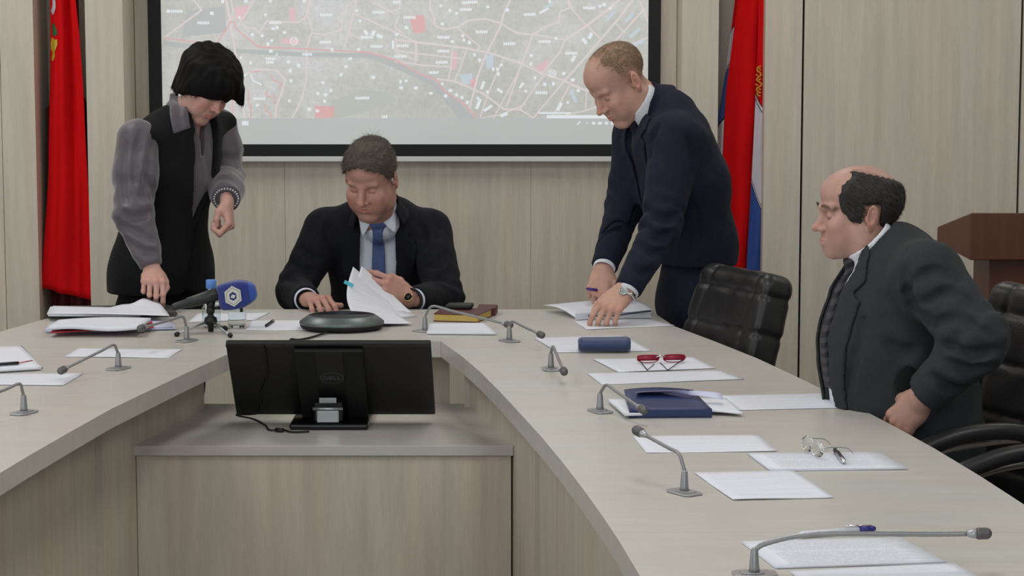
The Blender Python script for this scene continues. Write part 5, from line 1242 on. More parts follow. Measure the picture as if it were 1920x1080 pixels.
# far left fold: white / black line / blue / white
def mi_left(u, v):
    y = pyz(vz(v)) + (u - .5) * 26
    if y < -60: return 0
    for a, m_ in ((46, 0), (49, 3), (116, 2), (119, 3), (122, 2), (124, 3), (222, 1), (226, 3), (300, 2), (304, 3), (420, 2)):
        if y < a: return m_
    return 1
panel2('striped_fold', [(2.7, 1378), (1.74, 1377), (1.49, 1362), (1.3, 1347), (1.0, 1346), (.5, 1346)], [(2.7, 1384), (1.74, 1387), (1.3, 1362), (1.0, 1358), (.5, 1362)], .020, [M['flag_red'], M['flag_blue'], M['flag_white'], M['flag_black']], mi_left)
# broad red middle
panel2('cloth', [(2.7, 1381), (1.74, 1381), (1.4, 1360), (1.1, 1354), (.7, 1358), (.5, 1366)], [(2.7, 1422), (1.6, 1420), (1.2, 1414), (.8, 1404), (.5, 1398)], -.010, [M['flag_red']], None, .60, .016, 5.5)
def mi_right(u, v):
    y = pyz(vz(v)) + (u - .5) * -26
    if y < 196: return 0
    if y < 199: return 3
    if y < 206: return 2
    if y < 209: return 3
    if y < 370 + (u - .5) * 26: return 2
    if y < 372.5 + (u - .5) * 26: return 3
    if y < 376 + (u - .5) * 26: return 2
    if y < 379 + (u - .5) * 26: return 3
    return 1
panel2('striped_edge', [(2.7, 1416), (1.6, 1417), (1.2, 1411), (.8, 1402), (.5, 1396)], [(2.7, 1428), (1.6, 1427), (1.2, 1427), (.8, 1426), (.5, 1424)], -.028, [M['flag_red'], M['flag_blue'], M['flag_white'], M['flag_black']], mi_right, .58, .006, 4)
b = MB(); gy = YP - .046
for path in ([(1427, 124), (1421, 127), (1420, 133), (1425, 136), (1427, 141), (1422, 145), (1419, 150), (1424, 154), (1428, 158), (1424, 163), (1419, 166), (1421, 172), (1427, 174)], [(1424, 128), (1426, 132)], [(1417, 140), (1421, 142)], [(1427, 148), (1423, 150)], [(1416, 158), (1421, 160)], [(1423, 167), (1427, 168)], [(1419, 174), (1422, 179), (1426, 180)]):
    b.tube(catmull([W(x, y, gy) for x, y in path], 5), .0032, 8)
b.build('gold_crest', mat('crest_gold', (205, 150, 50), .5), r, True)

# ------------------------------------------------------------------ lectern at the right
M['lectern'] = wood('lectern_brown', (92, 60, 45), (6, 6, .8), .4, .12)
M['lectern_dk'] = M['lectern']
YL = 6.3
A_, B_ = W(1793, 433, YL), W(2010, 433, YL)
r = thing('lectern', ((A_.x + B_.x) / 2, YL + .2, 0), 'brown wooden lectern with a sloping top behind the balding man', 'lectern')
p = lambda x, y, Y: W(x, y, Y)
b = MB(); bt = [p(1818, 488, YL), p(2030, 490, YL), p(2030, 399, YL), p(1818, 399, YL)]
zt0, zb0_ = bt[3].z, bt[0].z; x0, x1 = bt[0].x, bt[1].x; dx = W(1757, 440, YL + .42).x
# box head: front board facing the camera, slanted side running back to the left
top_back = W(1795, 392, YL + .12); side = [(x0, YL), (W(1757, 425, YL + .32).x, YL + .32)]
b.prism([(x0, YL), (x1, YL), (x1 - .02, YL + .34), (W(1757, 425, YL + .34).x, YL + .34)], zb0_, zt0)
o = b.build('reading_top', M['lectern'], r, bevel=.004)
for v in o.data.vertices:
    if v.co.y > YL + .1 and v.co.z > (zt0 + zb0_) / 2: v.co.z = W(1757, 425, YL + .34).z
    if v.co.y > YL + .1 and v.co.z < (zt0 + zb0_) / 2 + .0 and v.co.z < zb0_ + .01: v.co.z = W(1757, 455, YL + .34).z
b = MB(); c0 = W(1855, 490, YL + .06); c1 = W(1990, 490, YL + .06); b.box((c0.x, YL + .06, .03), (c1.x, YL + .28, zb0_ - .001)); b.build('column', M['lectern'], r, bevel=.003)
b = MB(); b.box((c0.x - .1, YL - .02, 0), (c1.x + .1, YL + .36, .03)); b.build('foot', M['lectern'], r, bevel=.004)

# ------------------------------------------------------------------ executive chairs
M['leather'] = mat('black_leather', (27, 27, 29), .38, noise_amt=.12, nscale=12, bump=.12, bscale=220, spec=.5)
def chair(loc, yaw, label, recline=12, bw=.52, arms=True, seat_z=.48, top=1.08):
    """faces +x in its own frame before yaw"""
    r = thing('office_chair', (loc[0], loc[1], 0), label, 'chair', None)
    R = Matrix.Translation((loc[0], loc[1], 0)) @ Matrix.Rotation(yaw, 4, 'Z')
    def pad(name, lo, hi, h_, rr, T, rows=0, seed=0, wings=0):
        c = (nv(lo) + nv(hi)) / 2; e = (nv(hi) - nv(lo)) / 2; s = SD(nv(lo) - .05, nv(hi) + .05, h_); X, Y, Z = s.grids()
        bow = .03 * (Y / max(e[1], .01)) ** 2 * wings
        wz = 1 - .12 * np.clip((Z - c[2]) / max(e[2], .01), 0, 1) ** 2
        q = [np.abs(X - c[0] - bow) - e[0] + rr, np.abs(Y - c[1]) - e[1] * (wz if wings else 1) + rr * 2.2, np.abs(Z - c[2]) - e[2] + rr * (2.2 if wings else 1)]
        qq = [np.maximum(v, 0) for v in q]; d = np.sqrt(qq[0] ** 2 + (qq[1] / 1.0) ** 2 + qq[2] ** 2) + np.minimum(np.maximum(q[0], np.maximum(q[1], q[2])), 0) - rr * (1.0 if not wings else 1.0)
        if rows:
            L_ = (Z if wings else X); span_ = e[2] * 2 if wings else e[0] * 2; l0 = (lo[2] if wings else lo[0]); f_ = (L_ - l0) / span_ * rows
            d = d + .0065 * np.exp(-(((f_ - np.round(f_)) * span_ / rows) / .008) ** 2) * ((f_ > .4) & (f_ < rows - .4))
            for yy in (-e[1] * .5, e[1] * .5): d = d + .005 * np.exp(-((Y - c[1] - yy - .012 * np.sin(Z * 14)) / .007) ** 2) * (1 if wings else .5)
            d = d + .0018 * wob(X, Y, Z, 34, seed)
        s.d = (d + 0 * (X + Y + Z)).astype(f32); V, Fc = s.mesh(1); V = xf(V, R @ T); return np_mesh(name, [(V, Fc, 0, None)], [M['leather']], r)
    I = Matrix.Identity(4)
    pad('seat', (-.24, -.26, seat_z - .11), (.27, .26, seat_z), .008, .035, I, 3, 1)
    T = Matrix.Translation((-.22, 0, seat_z - .02)) @ Matrix.Rotation(math.radians(-recline), 4, 'Y')
    pad('backrest', (-.13, -bw / 2, .02), (-.02, bw / 2, top - seat_z), .007, .036, T, 5, 2, 1)
    if arms:
        for q in (-1, 1):
            b = MB(); y = q * .285
            b.tube(catmull([R @ Vector(v) for v in ((-.26, y, seat_z + .16), (-.18, y, seat_z + .235), (.0, y, seat_z + .245), (.14, y, seat_z + .215), (.225, y, seat_z + .12), (.19, y, seat_z - .03), (.06, y * .96, seat_z - .09))], 6), .014, 10)
            o = b.build('armrest', M['chrome'], r, True)
            b = MB(); pp = catmull([R @ Vector(v) for v in ((-.22, y, seat_z + .222), (-.10, y, seat_z + .258), (.04, y, seat_z + .258), (.18, y, seat_z + .222))], 6); n_ = len(pp)
            b.tube(pp, [.012] + [.021] * (n_ - 2) + [.012], 12); b.build('arm_pad', M['leather'], o, True)
    b = MB(); b.tube([R @ Vector((0, 0, .1)), R @ Vector((0, 0, seat_z - .10))], .03, 14); b.build('gas_lift', M['black_plastic'], r, True)
    for k in range(5):
        a = 2 * math.pi * k / 5 + .3; e = Vector((.31 * math.cos(a), .31 * math.sin(a), 0)); b = MB()
        b.tube([R @ Vector((0, 0, .12)), R @ (e * .6 + Vector((0, 0, .105))), R @ (e + Vector((0, 0, .075)))], [.028, .022, .016], 10); bl_ = b.build('base_leg', M['black_plastic'], r, True)
        b = MB(); q = R @ (e + Vector((0, 0, .028))); b.sphere(q, .027, 12, sc=(1, .7, 1)); b.build('caster', M['black_plastic'], bl_, True)
    return r
# beside the standing man, its seat pushed under the table
chair((.30, 6.25), math.radians(205), 'black leather office chair, empty, between the table and the man in navy', 16, .50, False, .46, 1.03)
chair((.905, 5.12), math.radians(203), 'black leather office chair in which the balding man sits', 15, .54, True, .47, 1.10)
chair((1.17, 4.36), math.radians(200), 'black leather office chair, empty, nearest the camera', 15, .54, True, .47, 1.10)

# ------------------------------------------------------------------ things on the tables
T0 = TZ
def sheet_fn(q, z, wav=.0012, seed=0, lift=None):
    A_, B_, C_, D_ = [on_z(x, y, z) for x, y in q]     # corners: u along A->B, v along A->D
    def fn(u, v):
        p = (A_ * (1 - u) + B_ * u) * (1 - v) + (D_ * (1 - u) + C_ * u) * v
        p.z += wav * (.5 + .5 * math.sin(u * 5 + seed) * math.cos(v * 4 + seed * 2)) * (1 if wav else 0)
        if lift: p.z += lift(u, v)
        return p
    return fn
def cen(q, z): p = [on_z(x, y, z) for x, y in q]; return tuple(sum(p, Vector()) / len(p))
def paper(q, label, kind='print_sparse', z=None, thick=.0008, group=None, wav=.0012, seed=0, lift=None, name='paper_sheet', cat='paper'):
    z = z or T0 + .0005 + thick; b = MB(); b.grid(sheet_fn(q, z, wav, seed, lift), 14, 10, 0, thick=thick)
    o = b.build(name, [M[kind]], None, True); return tag(o, label, cat, group)
def stack(q, z0, hgt, label, n=4, kind='print_sparse', name='paper_stack', cat='paper stack', jitter=.004, seed=0):
    """a pile of sheets that the photograph does not show one by one: one mesh with stepped edges"""
    b = MB(); rnd = random.Random(seed); A_, B_, C_, D_ = [on_z(x, y, z0 + hgt) for x, y in q]; t = hgt / n
    for i in range(n):
        j = Vector((rnd.uniform(-jitter, jitter), rnd.uniform(-jitter, jitter), 0)); a = rnd.uniform(-.02, .02); c0 = (A_ + C_) / 2
        def fn(u, v, j=j, a=a, i=i):
            p = (A_ * (1 - u) + B_ * u) * (1 - v) + (D_ * (1 - u) + C_ * u) * v; d = p - c0
            p = c0 + Vector((d.x * math.cos(a) - d.y * math.sin(a), d.x * math.sin(a) + d.y * math.cos(a), 0)) + j; p.z = z0 + (i + 1) * t; return p
        b.grid(fn, 6, 6, 0, thick=t * .82)
    o = b.build(name, [M[kind]], None, True); tag(o, label, cat); return o

# --- right side papers (from the head table towards the camera)
paper([(1075, 601), (1215, 598), (1265, 610), (1100, 618)], 'blank-looking white sheet under the fist of the man in navy', 'paper', seed=1)
paper([(1000, 633), (1170, 629), (1222, 658), (1045, 661)], 'white sheet lying under the navy spectacle case', seed=2)
paper([(1111, 673), (1300, 670), (1342, 690), (1160, 698)], 'white sheet lying under the red spectacles', seed=3, z=T0 + .0022)
paper([(1100, 700), (1352, 695), (1396, 711), (1128, 721)], 'white sheet just below the red spectacles, nothing on it', seed=4)
paper([(1350, 742), (1548, 737), (1604, 764), (1388, 769)], 'white sheet sticking out to the right of the blue folder', seed=5)
paper([(1187, 818), (1424, 815), (1457, 846), (1212, 849)], 'printed sheet just below the blue folder, microphone stem across it', seed=6)
stack([(1404, 850), (1650, 847), (1703, 877), (1446, 880)], T0 + .0006, .004, 'stack of printed sheets with wire spectacles and a pen on it', 3, 'print_dense', 'paper_stack', 'paper stack', .003, 3)
paper([(1302, 887), (1488, 883), (1564, 933), (1374, 938)], 'printed sheet below the stack with the wire spectacles', 'print_sparse', seed=7, wav=.003)
stack([(1390, 1014), (1690, 1008), (1772, 1054), (1452, 1063)], T0 + .0006, .003, 'densely printed sheets under the long gooseneck microphone', 2, 'print_dense', 'paper_stack', 'paper stack', .002, 5)
paper([(1480, 1071), (1790, 1056), (1860, 1096), (1530, 1112)], 'printed sheet cut off by the bottom edge of the picture', seed=8)
# --- left side papers
paper([(148, 653), (342, 655), (316, 671), (121, 669)], 'printed sheet behind the middle left microphone', 'print_sparse', seed=9)
paper([(-95, 702), (155, 700), (118, 722), (-130, 719)], 'printed sheets in front of the open notebook', 'print_sparse', seed=10, thick=.0022)
paper([(372, 588), (506, 586), (478, 600), (352, 604)], 'white sheet behind the plastic bottle and the glass', 'paper', seed=11)
paper([(472, 601), (576, 600), (600, 619), (460, 619)], 'white sheet with a short grey pen lying on it', 'paper', seed=12)
# --- head table documents
stack([(596, 588), (760, 583), (785, 591), (640, 603)], T0 + .0006, .005, 'loose sheets lying flat under the lifted ones, left hand beside', 3, 'print_sparse', 'paper_stack', 'paper stack', .006, 7)
# lifted sheets held by the seated man: two leaves that rise, curl and fan out
def lifted(name, base, tip, label, kind, bulge, z0=T0 + .007, w0=.17):
    pass
root = thing('held_document', tuple(W(715, 600, 6.72).xy) + (T0 + .006,), 'document of curling white sheets lifted by the man with the blue tie', 'document')
def leaf(TL, TR, BR, BL, bul, name, seed, thick=.0006, mt='print_sparse'):
    """corners (px,py,Y) of a leaf; the lower left side rolls towards the camera"""
    P_ = [W(*q) for q in (TL, TR, BR, BL)]
    def fn(u, v):
        p = (P_[0] * (1 - u) + P_[1] * u) * (1 - v) + (P_[3] * (1 - u) + P_[2] * u) * v
        k = math.sin(math.pi * v) ; p += Vector((-bul * k * (1 - u) * .55, -bul * k, -bul * .25 * k)); return p
    b = MB(); b.grid(fn, 16, 16, 0, thick=(0, thick, 0)); return b.build(name, [M[mt]], root, True)
leaf((662, 500, 6.93), (716, 546, 6.97), (772, 607, 6.66), (664, 594, 6.58), .034, 'sheet', 1)
leaf((678, 499, 6.95), (724, 538, 6.98), (780, 592, 6.86), (660, 584, 6.76), .012, 'sheet', 2)
b = MB(); b.grid(sheet_fn([(655, 588), (735, 586), (772, 606), (668, 611)], T0 + .0085, .004, 3), 14, 10, 0, thick=.0015); b.build('sheet', [M['print_sparse']], root, True)
M['teal'] = mat('index_tab_teal', (70, 180, 195), .5)
b = MB(); q = [W(646, 525, 6.835), W(650, 530, 6.835), W(661, 539, 6.832), W(664, 533, 6.832), W(655, 527, 6.834), W(649, 524, 6.835)]
b.add([W(644, 531, 6.80), W(647, 525, 6.80), W(664, 533, 6.78), W(661, 539, 6.78)] + [W(644, 531, 6.803), W(647, 525, 6.803), W(664, 533, 6.783), W(661, 539, 6.783)], [(0, 1, 2, 3), (7, 6, 5, 4), (0, 4, 5, 1), (1, 5, 6, 2), (2, 6, 7, 3), (3, 7, 4, 0)]); b.build('index_tab', M['teal'], root)

# --- thick white folder opened under the standing man's hands
root = thing('document_folder', cen([(1020, 572), (1222, 580)], T0), 'thick white folder bulging open under the hands of the man in navy', 'folder')
YFd = 6.70
fa = [on_z(1078, 601, T0), on_z(1222, 597, T0), on_z(1215, 583, T0), on_z(1075, 583, T0)]
b = MB()
for i in range(5):
    z = T0 + .002 + i * .0042; b.prism([(fa[0].x + .002 * (i % 2), fa[0].y), (fa[1].x - .003 * (i % 3), fa[1].y + .002 * i), (fa[2].x, fa[2].y), (fa[3].x + .01, fa[3].y)], z, z + .0036)
b.build('page_block', M['paper'], root)
c1, c2, c3, c4 = W(1078, 599, YFd - .0), W(1224, 581, YFd + .02), W(1175, 556, 7.02), W(1020, 571, 6.93)
def fcov(u, v):
    p = (c1 * (1 - u) + c2 * u) * (1 - v) + (c4 * (1 - u) + c3 * u) * v; zt_ = T0 + .028; e = math.sin(math.pi * v) * .010 * (1 - .4 * u); p.z = max(p.z, T0 + .002) + e; return p
for P_ in (c1, c2, c3, c4): pass
c1.z = T0 + .006; c2 = on_z(1224, 580, T0 + .030); c3 = on_z(1176, 557, T0 + .032); c4 = on_z(1019, 572, T0 + .020)
b = MB(); b.grid(fcov, 18, 14, 0, thick=.0015); b.build('cover', M['paper'], root, True)
b = MB(); b.tube([c1 + Vector((.004, .002, .004)), on_z(1150, 592, T0 + .020), on_z(1220, 583, T0 + .024)], .0022, 8); b.build('dark_edge', mat('folder_edge', (58, 60, 84), .6), root, True)

# --- document piles on the left
M['folder_grey'] = mat('folder_dark_grey', (74, 74, 72), .6); M['folder_red'] = mat('folder_red', (176, 40, 58), .5); M['paper_blue'] = mat('paper_bluish', (206, 208, 232), .7)
o = MB(); q = [on_z(x, y, T0) for x, y in ((90, 598), (330, 594), (318, 580), (100, 582))]
o.prism([(p.x, p.y) for p in q], T0 + .0006, T0 + .0045); o.prism([(p.x + .004, p.y + .004) for p in q], T0 + .005, T0 + .011); o.prism([(p.x - .002, p.y + .002) for p in q], T0 + .0115, T0 + .014)
tag(o.build('document_folder', M['folder_grey'], bevel=.0008), 'flat dark grey folder under the farther pile of white sheets', 'folder')
stack([(97, 573), (260, 577), (262, 588), (90, 587)], T0 + .0145, .010, 'white sheets on the dark grey folder, left half of the farther pile', 4, 'print_sparse', 'paper_stack', 'paper stack', .006, 11)
paper([(150, 588), (318, 592), (298, 568), (215, 575)], 'loose crumpled sheet on top of the farther pile, below the pointing hand', 'print_sparse', z=T0 + .0275, seed=13, lift=lambda u, v: .020 * math.exp(-((u - .62) / .22) ** 2 - ((v - 1) / .5) ** 2) + .004 * math.sin(u * 9) * v)
stack([(88, 618), (328, 612), (320, 600), (100, 605)], T0 + .0006, .010, 'bluish white sheets at the bottom of the nearer pile', 4, 'paper_blue', 'paper_stack', 'paper stack', .008, 13)
b = MB(); q = [on_z(x, y, T0 + .014) for x, y in ((94, 624), (288, 614), (284, 600), (112, 607))]
b.prism([(p.x, p.y) for p in q], T0 + .0125, T0 + .016); root = b.build('document_folder', M['folder_red'], bevel=.0006); tag(root, 'thin red plastic folder between the sheets of the nearer pile', 'folder')
paper([(90, 613), (262, 613), (283, 597), (110, 600)], 'white sheets covering most of the red folder', 'print_sparse', z=T0 + .030, thick=.010, seed=14, lift=lambda u, v: .006 * math.sin(u * 3) * v + .004 * (1 - v) * math.sin(u * 7))
b = MB(); bc = on_z(263, 624, T0 + .012); b.prism([(bc.x - .012, bc.y - .010), (bc.x + .012, bc.y - .010), (bc.x + .012, bc.y + .006), (bc.x - .012, bc.y + .006)], bc.z, bc.z + .007)
b.tube([bc + Vector((-.009, -.008, .006)), bc + Vector((-.005, .014, .020)), bc + Vector((.005, .014, .020)), bc + Vector((.009, -.008, .006))], .0009, 6)
tag(b.build('binder_clip', M['black_plastic']), 'small black binder clip on the nearer pile of sheets', 'binder clip')

# --- open notebook with a pen
root = thing('notebook', cen([(-60, 652), (80, 690)], T0), 'open white notebook with red ribbon and black cover at the left edge', 'notebook')
nq = [(-95, 656), (40, 650), (79, 691), (-70, 700)]
b = MB(); q = [on_z(x, y, T0) for x, y in nq]; c = sum(q, Vector()) / 4; b.prism([(c.x + (p.x - c.x) * 1.012, c.y + (p.y - c.y) * 1.015) for p in q], T0 + .0005, T0 + .0025); b.build('cover', M['black_matte'], root)
b = MB(); b.grid(sheet_fn([(-94, 653), (39, 648), (78, 688), (-69, 697)], T0 + .010, .0015, 2), 12, 8, 0, thick=.0072); b.build('pages', M['paper'], root, True)
b = MB(); b.tube([on_z(34, 681, T0 + .0135), on_z(50, 677.5, T0 + .0130), on_z(61, 676, T0 + .012)], .0013, 6); b.build('ribbon', M['folder_red'], root, True)
b = MB(); b.tube([on_z(-40, 686, T0 + .0165), on_z(20, 681.5, T0 + .0165), on_z(35, 680.5, T0 + .0165)], [.0042, .0044, .0044], 12)
tag(b.build('pen', M['black_plastic'], None, True), 'thick black pen lying across the open notebook', 'pen')

# --- speakerphone disc
root = thing('speakerphone', tuple(on_z(641, 622, T0)), 'dark grey oval conference speakerphone with a black top and cable', 'speakerphone')
c = on_z(641, 617, T0); R_ = .5 * (on_z(720, 612, T0) - on_z(562, 612, T0)).length; M['sp_body'] = mat('speaker_metal', (104, 112, 112), .38, .5); M['sp_top'] = mat('speaker_mesh', (52, 54, 60), .5, .3, noise_amt=.1, nscale=900)
b = MB(); b.lathe([(R_ * .86, .0015), (R_ * .95, .006), (R_ * .985, .013), (R_ * .985, .016)], c=(c.x, c.y, T0), seg=64, sy=.9); b.build('base', M['black_matte'], root, True)
b = MB(); b.lathe([(R_ * .985, .0165), (R_ * 1.0, .020), (R_ * .985, .025), (R_ * .80, .041), (R_ * .78, .0425)], c=(c.x, c.y, T0), seg=64, sy=.9); b.build('shell', M['sp_body'], root, True)
b = MB(); b.lathe([(R_ * .775, .0426), (R_ * .74, .0432), (R_ * .70, .0400), (0, .0385)], c=(c.x, c.y, T0), seg=64, sy=.9); b.build('top_mesh', M['sp_top'], root, True)
b = MB(); b.tube(catmull([c + Vector((-.03, -R_ * .86, .006)), on_z(585, 632, T0 + .004), on_z(560, 637, T0 + .004), Vector((on_z(543, 642, T0).x, YH - .004, T0 + .0045)), Vector((on_z(538, 648, T0).x, YH - .010, T0 - .03)), Vector((on_z(536, 648, T0).x, YH - .008, T0 - .12))], 6), .0032, 8); b.build('cable', M['black_plastic'], root, True)

# --- books, phone, pad on the head table
root = thing('book', cen([(812, 590), (900, 600)], T0), 'maroon book with yellow page edges lying on the head table', 'book')
M['maroon'] = mat('maroon_cover', (84, 34, 36), .5, noise_amt=.08); M['page_yellow'] = mat('page_yellow', (198, 170, 92), .7, noise_amt=.08, nscale=200)
bq = [on_z(813, 603, T0), on_z(896, 605.5, T0), on_z(922, 594, T0), on_z(832, 590, T0)]; pz = lambda s_, q=bq: [((sum(q, Vector()) / 4 + (p - sum(q, Vector()) / 4) * s_).x, (sum(q, Vector()) / 4 + (p - sum(q, Vector()) / 4) * s_).y) for p in q]
b = MB(); b.prism(pz(1), T0 + .0006, T0 + .003); b.prism(pz(1), T0 + .022, T0 + .0245); b.build('cover', M['maroon'], root, bevel=.0006)
b = MB(); b.prism(pz(.975), T0 + .0031, T0 + .0219); b.build('page_block', M['page_yellow'], root)
dq = [on_z(884, 600, T0), on_z(921, 597, T0), on_z(926, 590, T0), on_z(890, 589, T0)]
b = MB(); m_ = Matrix.Translation(Vector((0, 0, .0))); b.prism([(p.x + .012, p.y + .06) for p in dq], T0 + .0006, T0 + .024); tag(b.build('wallet', M['maroon'], bevel=.003), 'small maroon leather wallet beside the right end of the maroon book', 'wallet')
ph = W(861, 581, 6.78); b = MB(); b.prism([(ph.x - .042, ph.y - .04), (ph.x + .036, ph.y - .05), (ph.x + .045, ph.y + .02), (ph.x - .032, ph.y + .03)], T0 + .0248, T0 + .038)
tag(b.build('card_case', M['black_plastic'], bevel=.004), 'black case lying on top of the maroon book', 'case')
paper([(800, 623), (931, 624), (908, 605), (806, 606)], 'white notepad in front of the maroon book', 'paper', z=T0 + .0075, thick=.006, name='notepad', cat='notepad', seed=15, wav=.0004)
b = MB(); q = [on_z(x, y, T0) for x, y in ((800, 626), (932, 627), (908, 606), (806, 607))]; 
# --- pens
def pen(p0, p1, r_, m1_, m2_, label, z=T0 + .006):
    a, c = on_z(*p0, z), on_z(*p1, z); d = c - a; root = thing('pen', tuple((a + c) / 2), label, 'pen'); root.location.z = z - r_
    b = MB(); b.tube([a, a + d * .08, a + d * .78], [r_ * .4, r_, r_], 12); b.build('barrel', m1_, root, True)
    b = MB(); b.tube([a + d * .785, a + d * .96, c], [r_ * 1.05, r_, r_ * .6], 12); b.build('cap', m2_, root, True)
    b = MB(); b.tube([a + d * .95 + Vector((0, 0, r_)), a + d * .62 + Vector((0, 0, r_ * 1.5))], r_ * .25, 6); b.build('clip', M['chrome'], root, True); return root
pen((498, 611), (513, 601), .0045, M['black_plastic'], M['mic_grey'], 'short dark pen on the sheet left of the speakerphone', T0 + .0062)
pen((1583, 866), (1566, 843), .0055, M['chrome'], M['black_gloss'], 'dark and chrome pen beside the wire spectacles', T0 + .0108)
M['pen_white'] = mat('pen_white', (222, 224, 236), .35); M['pen_blue'] = mat('pen_blue', (38, 34, 120), .35)
pen((1494, 1003), (1641, 991), .0058, M['pen_white'], M['pen_blue'], 'white ballpoint pen with a blue end above the printed sheets', T0 + .0066)
root = None
# pen in the right hand of the standing man
a, c = W(1099, 541, 6.80), W(1120, 544, 6.79)
b = MB(); b.tube([a, a.lerp(c, .1), c], [.002, .0045, .0045], 10); tag(b.build('pen', mat('pen_purple', (60, 34, 120), .35), None, True), 'violet pen held in the far hand of the man in navy', 'pen')

# --- gooseneck microphones
def mic(base, neck, head, label, zh=None, dY=0, headlen=.034, seedrot=0, mids=(), rad=.0034, cone=.040):
    B0 = on_z(*base, T0); k = B0.y
    root = thing('microphone', tuple(B0), label, 'microphone', None)
    H0 = on_y(head[0], head[1], k + dY); N0 = W(neck[0], neck[1], k + dY * .12)
    dr = (H0 - N0); an = math.atan2(dr.y, dr.x); Rm = Matrix.Translation(B0) @ Matrix.Rotation(an, 4, 'Z')
    b = MB(); oc = [(-.034, -.016), (-.022, -.022), (.024, -.022), (.036, -.014), (.036, .014), (.024, .022), (-.022, .022), (-.034, .016)]
    b.prism(oc, .0005, .004, 0, Rm); b.prism([(x * .55 - .004, y * .62) for x, y in oc], .004, .006, 0, Rm); b.build('base_plate', M['mic_plate'], root, bevel=.0012)
    b = MB(); b.lathe([(.0092, .006), (.0082, .012), (.0060, cone), (.0040, cone + .004)], c=tuple(B0), seg=20); b.build('socket', M['mic_grey'], root, True)
    d_ = (H0 - N0).normalized(); he = H0 - d_ * headlen
    pts = [B0 + Vector((0, 0, cone)), B0.lerp(Vector((N0.x, N0.y, B0.z)), .25) + Vector((0, 0, max(cone + .01, (N0.z - T0) * .72)))] + [N0] + [on_y(x, y, k + dY * f) for x, y, f in mids] + [N0.lerp(he, .30) if not mids else N0.lerp(he, .8), he]
    path = catmull(pts, 9); b = MB(); n = len(path); b.tube(path, [rad + (.0004 if i % 2 else 0) for i in range(n)], 12); b.build('gooseneck', M['mic_grey'], root, True)
    b = MB(); Q = up_from(d_, he); b.lathe([(.0038, -.002), (.0055, .004), (.0074, .010), (.0080, .015)], M4=Q, seg=20); hc_ = b.build('head_collar', M['mic_plate'], root, True)
    b = MB(); b.lathe([(.0080, .0155), (.0094, .017), (.0098, .020)] + [(.0098 - (.0006 if i % 2 else 0), .020 + i * .0025) for i in range(1, 6)] + [(.0094, .034), (.007, .038), (.0035, .0402), (0, .0408)], M4=Q, seg=20); b.build('head_grille', M['mic_dark'], hc_, True)
    return root
mic((350, 640), (342, 594), (262, 616), 'gooseneck microphone in front of the nearer document pile', dY=-.22)
mic((222, 692), (212, 647), (113, 696), 'gooseneck microphone standing in front of the single printed sheet', dY=-.22)
mic((45, 775), (36, 720), (-70, 762), 'gooseneck microphone at the left edge of the picture, head out of frame', dY=-.22)
mic((797, 622), (812, 574), (958, 610), 'gooseneck microphone behind the white notepad, bent over the maroon book', dY=-.16)
mic((955, 640), (962, 603), (1017, 629), 'gooseneck microphone next to the table joint, bent over a white sheet corner', dY=-.16)
mic((1033, 693), (1037, 650), (1058, 698), 'gooseneck microphone bent towards the camera beside the red spectacles', dY=-.26)
mic((1125, 772), (1138, 722), (1208, 770), 'gooseneck microphone bent over the corner of the blue folder', dY=-.20)
mic((1283, 925), (1272, 850), (1192, 806), 'gooseneck microphone leaning away over the sheet below the blue folder', dY=.12)
mic((1414, 1078), (1490, 1006), (1868, 1000), 'long gooseneck microphone stretched out above the densely printed sheets', dY=.02, mids=((1560, 1001, .05),), headlen=.048, rad=.0040)

# --- spectacle case and spectacles
M['navy_case'] = mat('navy_case', (34, 52, 96), .5, noise_amt=.12, nscale=60, sheen=.3)
cc_ = on_z(1133, 660, T0); s = SD((cc_.x - .11, cc_.y - .05, T0 - .005), (cc_.x + .11, cc_.y + .05, T0 + .06), .003)
s.ecap((cc_.x - .058, cc_.y, T0 + .0205), (cc_.x + .058, cc_.y + .0, T0 + .0215), (0, 1, 0), (.031, .0200), (.031, .0205), .01); X, Y, Z = s.grids()
q = np.abs(X - cc_.x) - .071; s.d = np.maximum(s.d, q + 0 * (Y + Z)).astype(f32); s.d = s.d + .0015 * np.exp(-((Z - T0 - .020) / .0012) ** 2).astype(f32)
V, Fc = s.mesh(1); V[:, 2] = np.maximum(V[:, 2], T0 + .0024); tag(np_mesh('spectacle_case', [(V, Fc, 0, None)], [M['navy_case']], None), 'closed navy blue spectacle case on a white sheet', 'spectacle case')
M['specs_red'] = mat('specs_red', (150, 28, 52), .35); M['lens'] = mat('lens_glass', (250, 252, 252), .0, trans=1, spec=.3); M['lens'].node_tree.nodes['Principled BSDF'].inputs['IOR'].default_value = 1.06
zr = T0 + .004; sA, sB = on_z(1195, 681, zr), on_z(1284, 679, zr); root = thing('spectacles', tuple((sA + sB) / 2), 'red framed spectacles standing on a white sheet with folded temples', 'spectacles'); root.location.z = T0 + .0035
b = MB(); up_ = Vector((0, 0, 1)); L_ = (sB - sA)
for f0, f1 in ((0, .45), (.55, 1)):
    p0, p1 = sA + L_ * f0, sA + L_ * f1; hh = .019
    loop = [p0 + up_ * hh * .45, p0 + (p1 - p0) * .05 + up_ * hh, p0 + (p1 - p0) * .5 + up_ * hh * 1.08, p1 + (p0 - p1) * .05 + up_ * hh, p1 + up_ * hh * .5, p1 + (p0 - p1) * .15 + up_ * .003, p0 + (p1 - p0) * .5 + up_ * .001, p0 + (p1 - p0) * .15 + up_ * .003]
    b.tube(catmull(loop + [loop[0]], 4), .0013, 8, 0, False)
    # broad coloured brow band of the frame
    b.prism([(0, 0), ((p1 - p0).length, 0), ((p1 - p0).length, .002), (0, .002)], .006, .0195, 0, Matrix.Translation(Vector((p0.x, p0.y, zr))) @ Matrix.Rotation(math.atan2(L_.y, L_.x), 4, 'Z'))
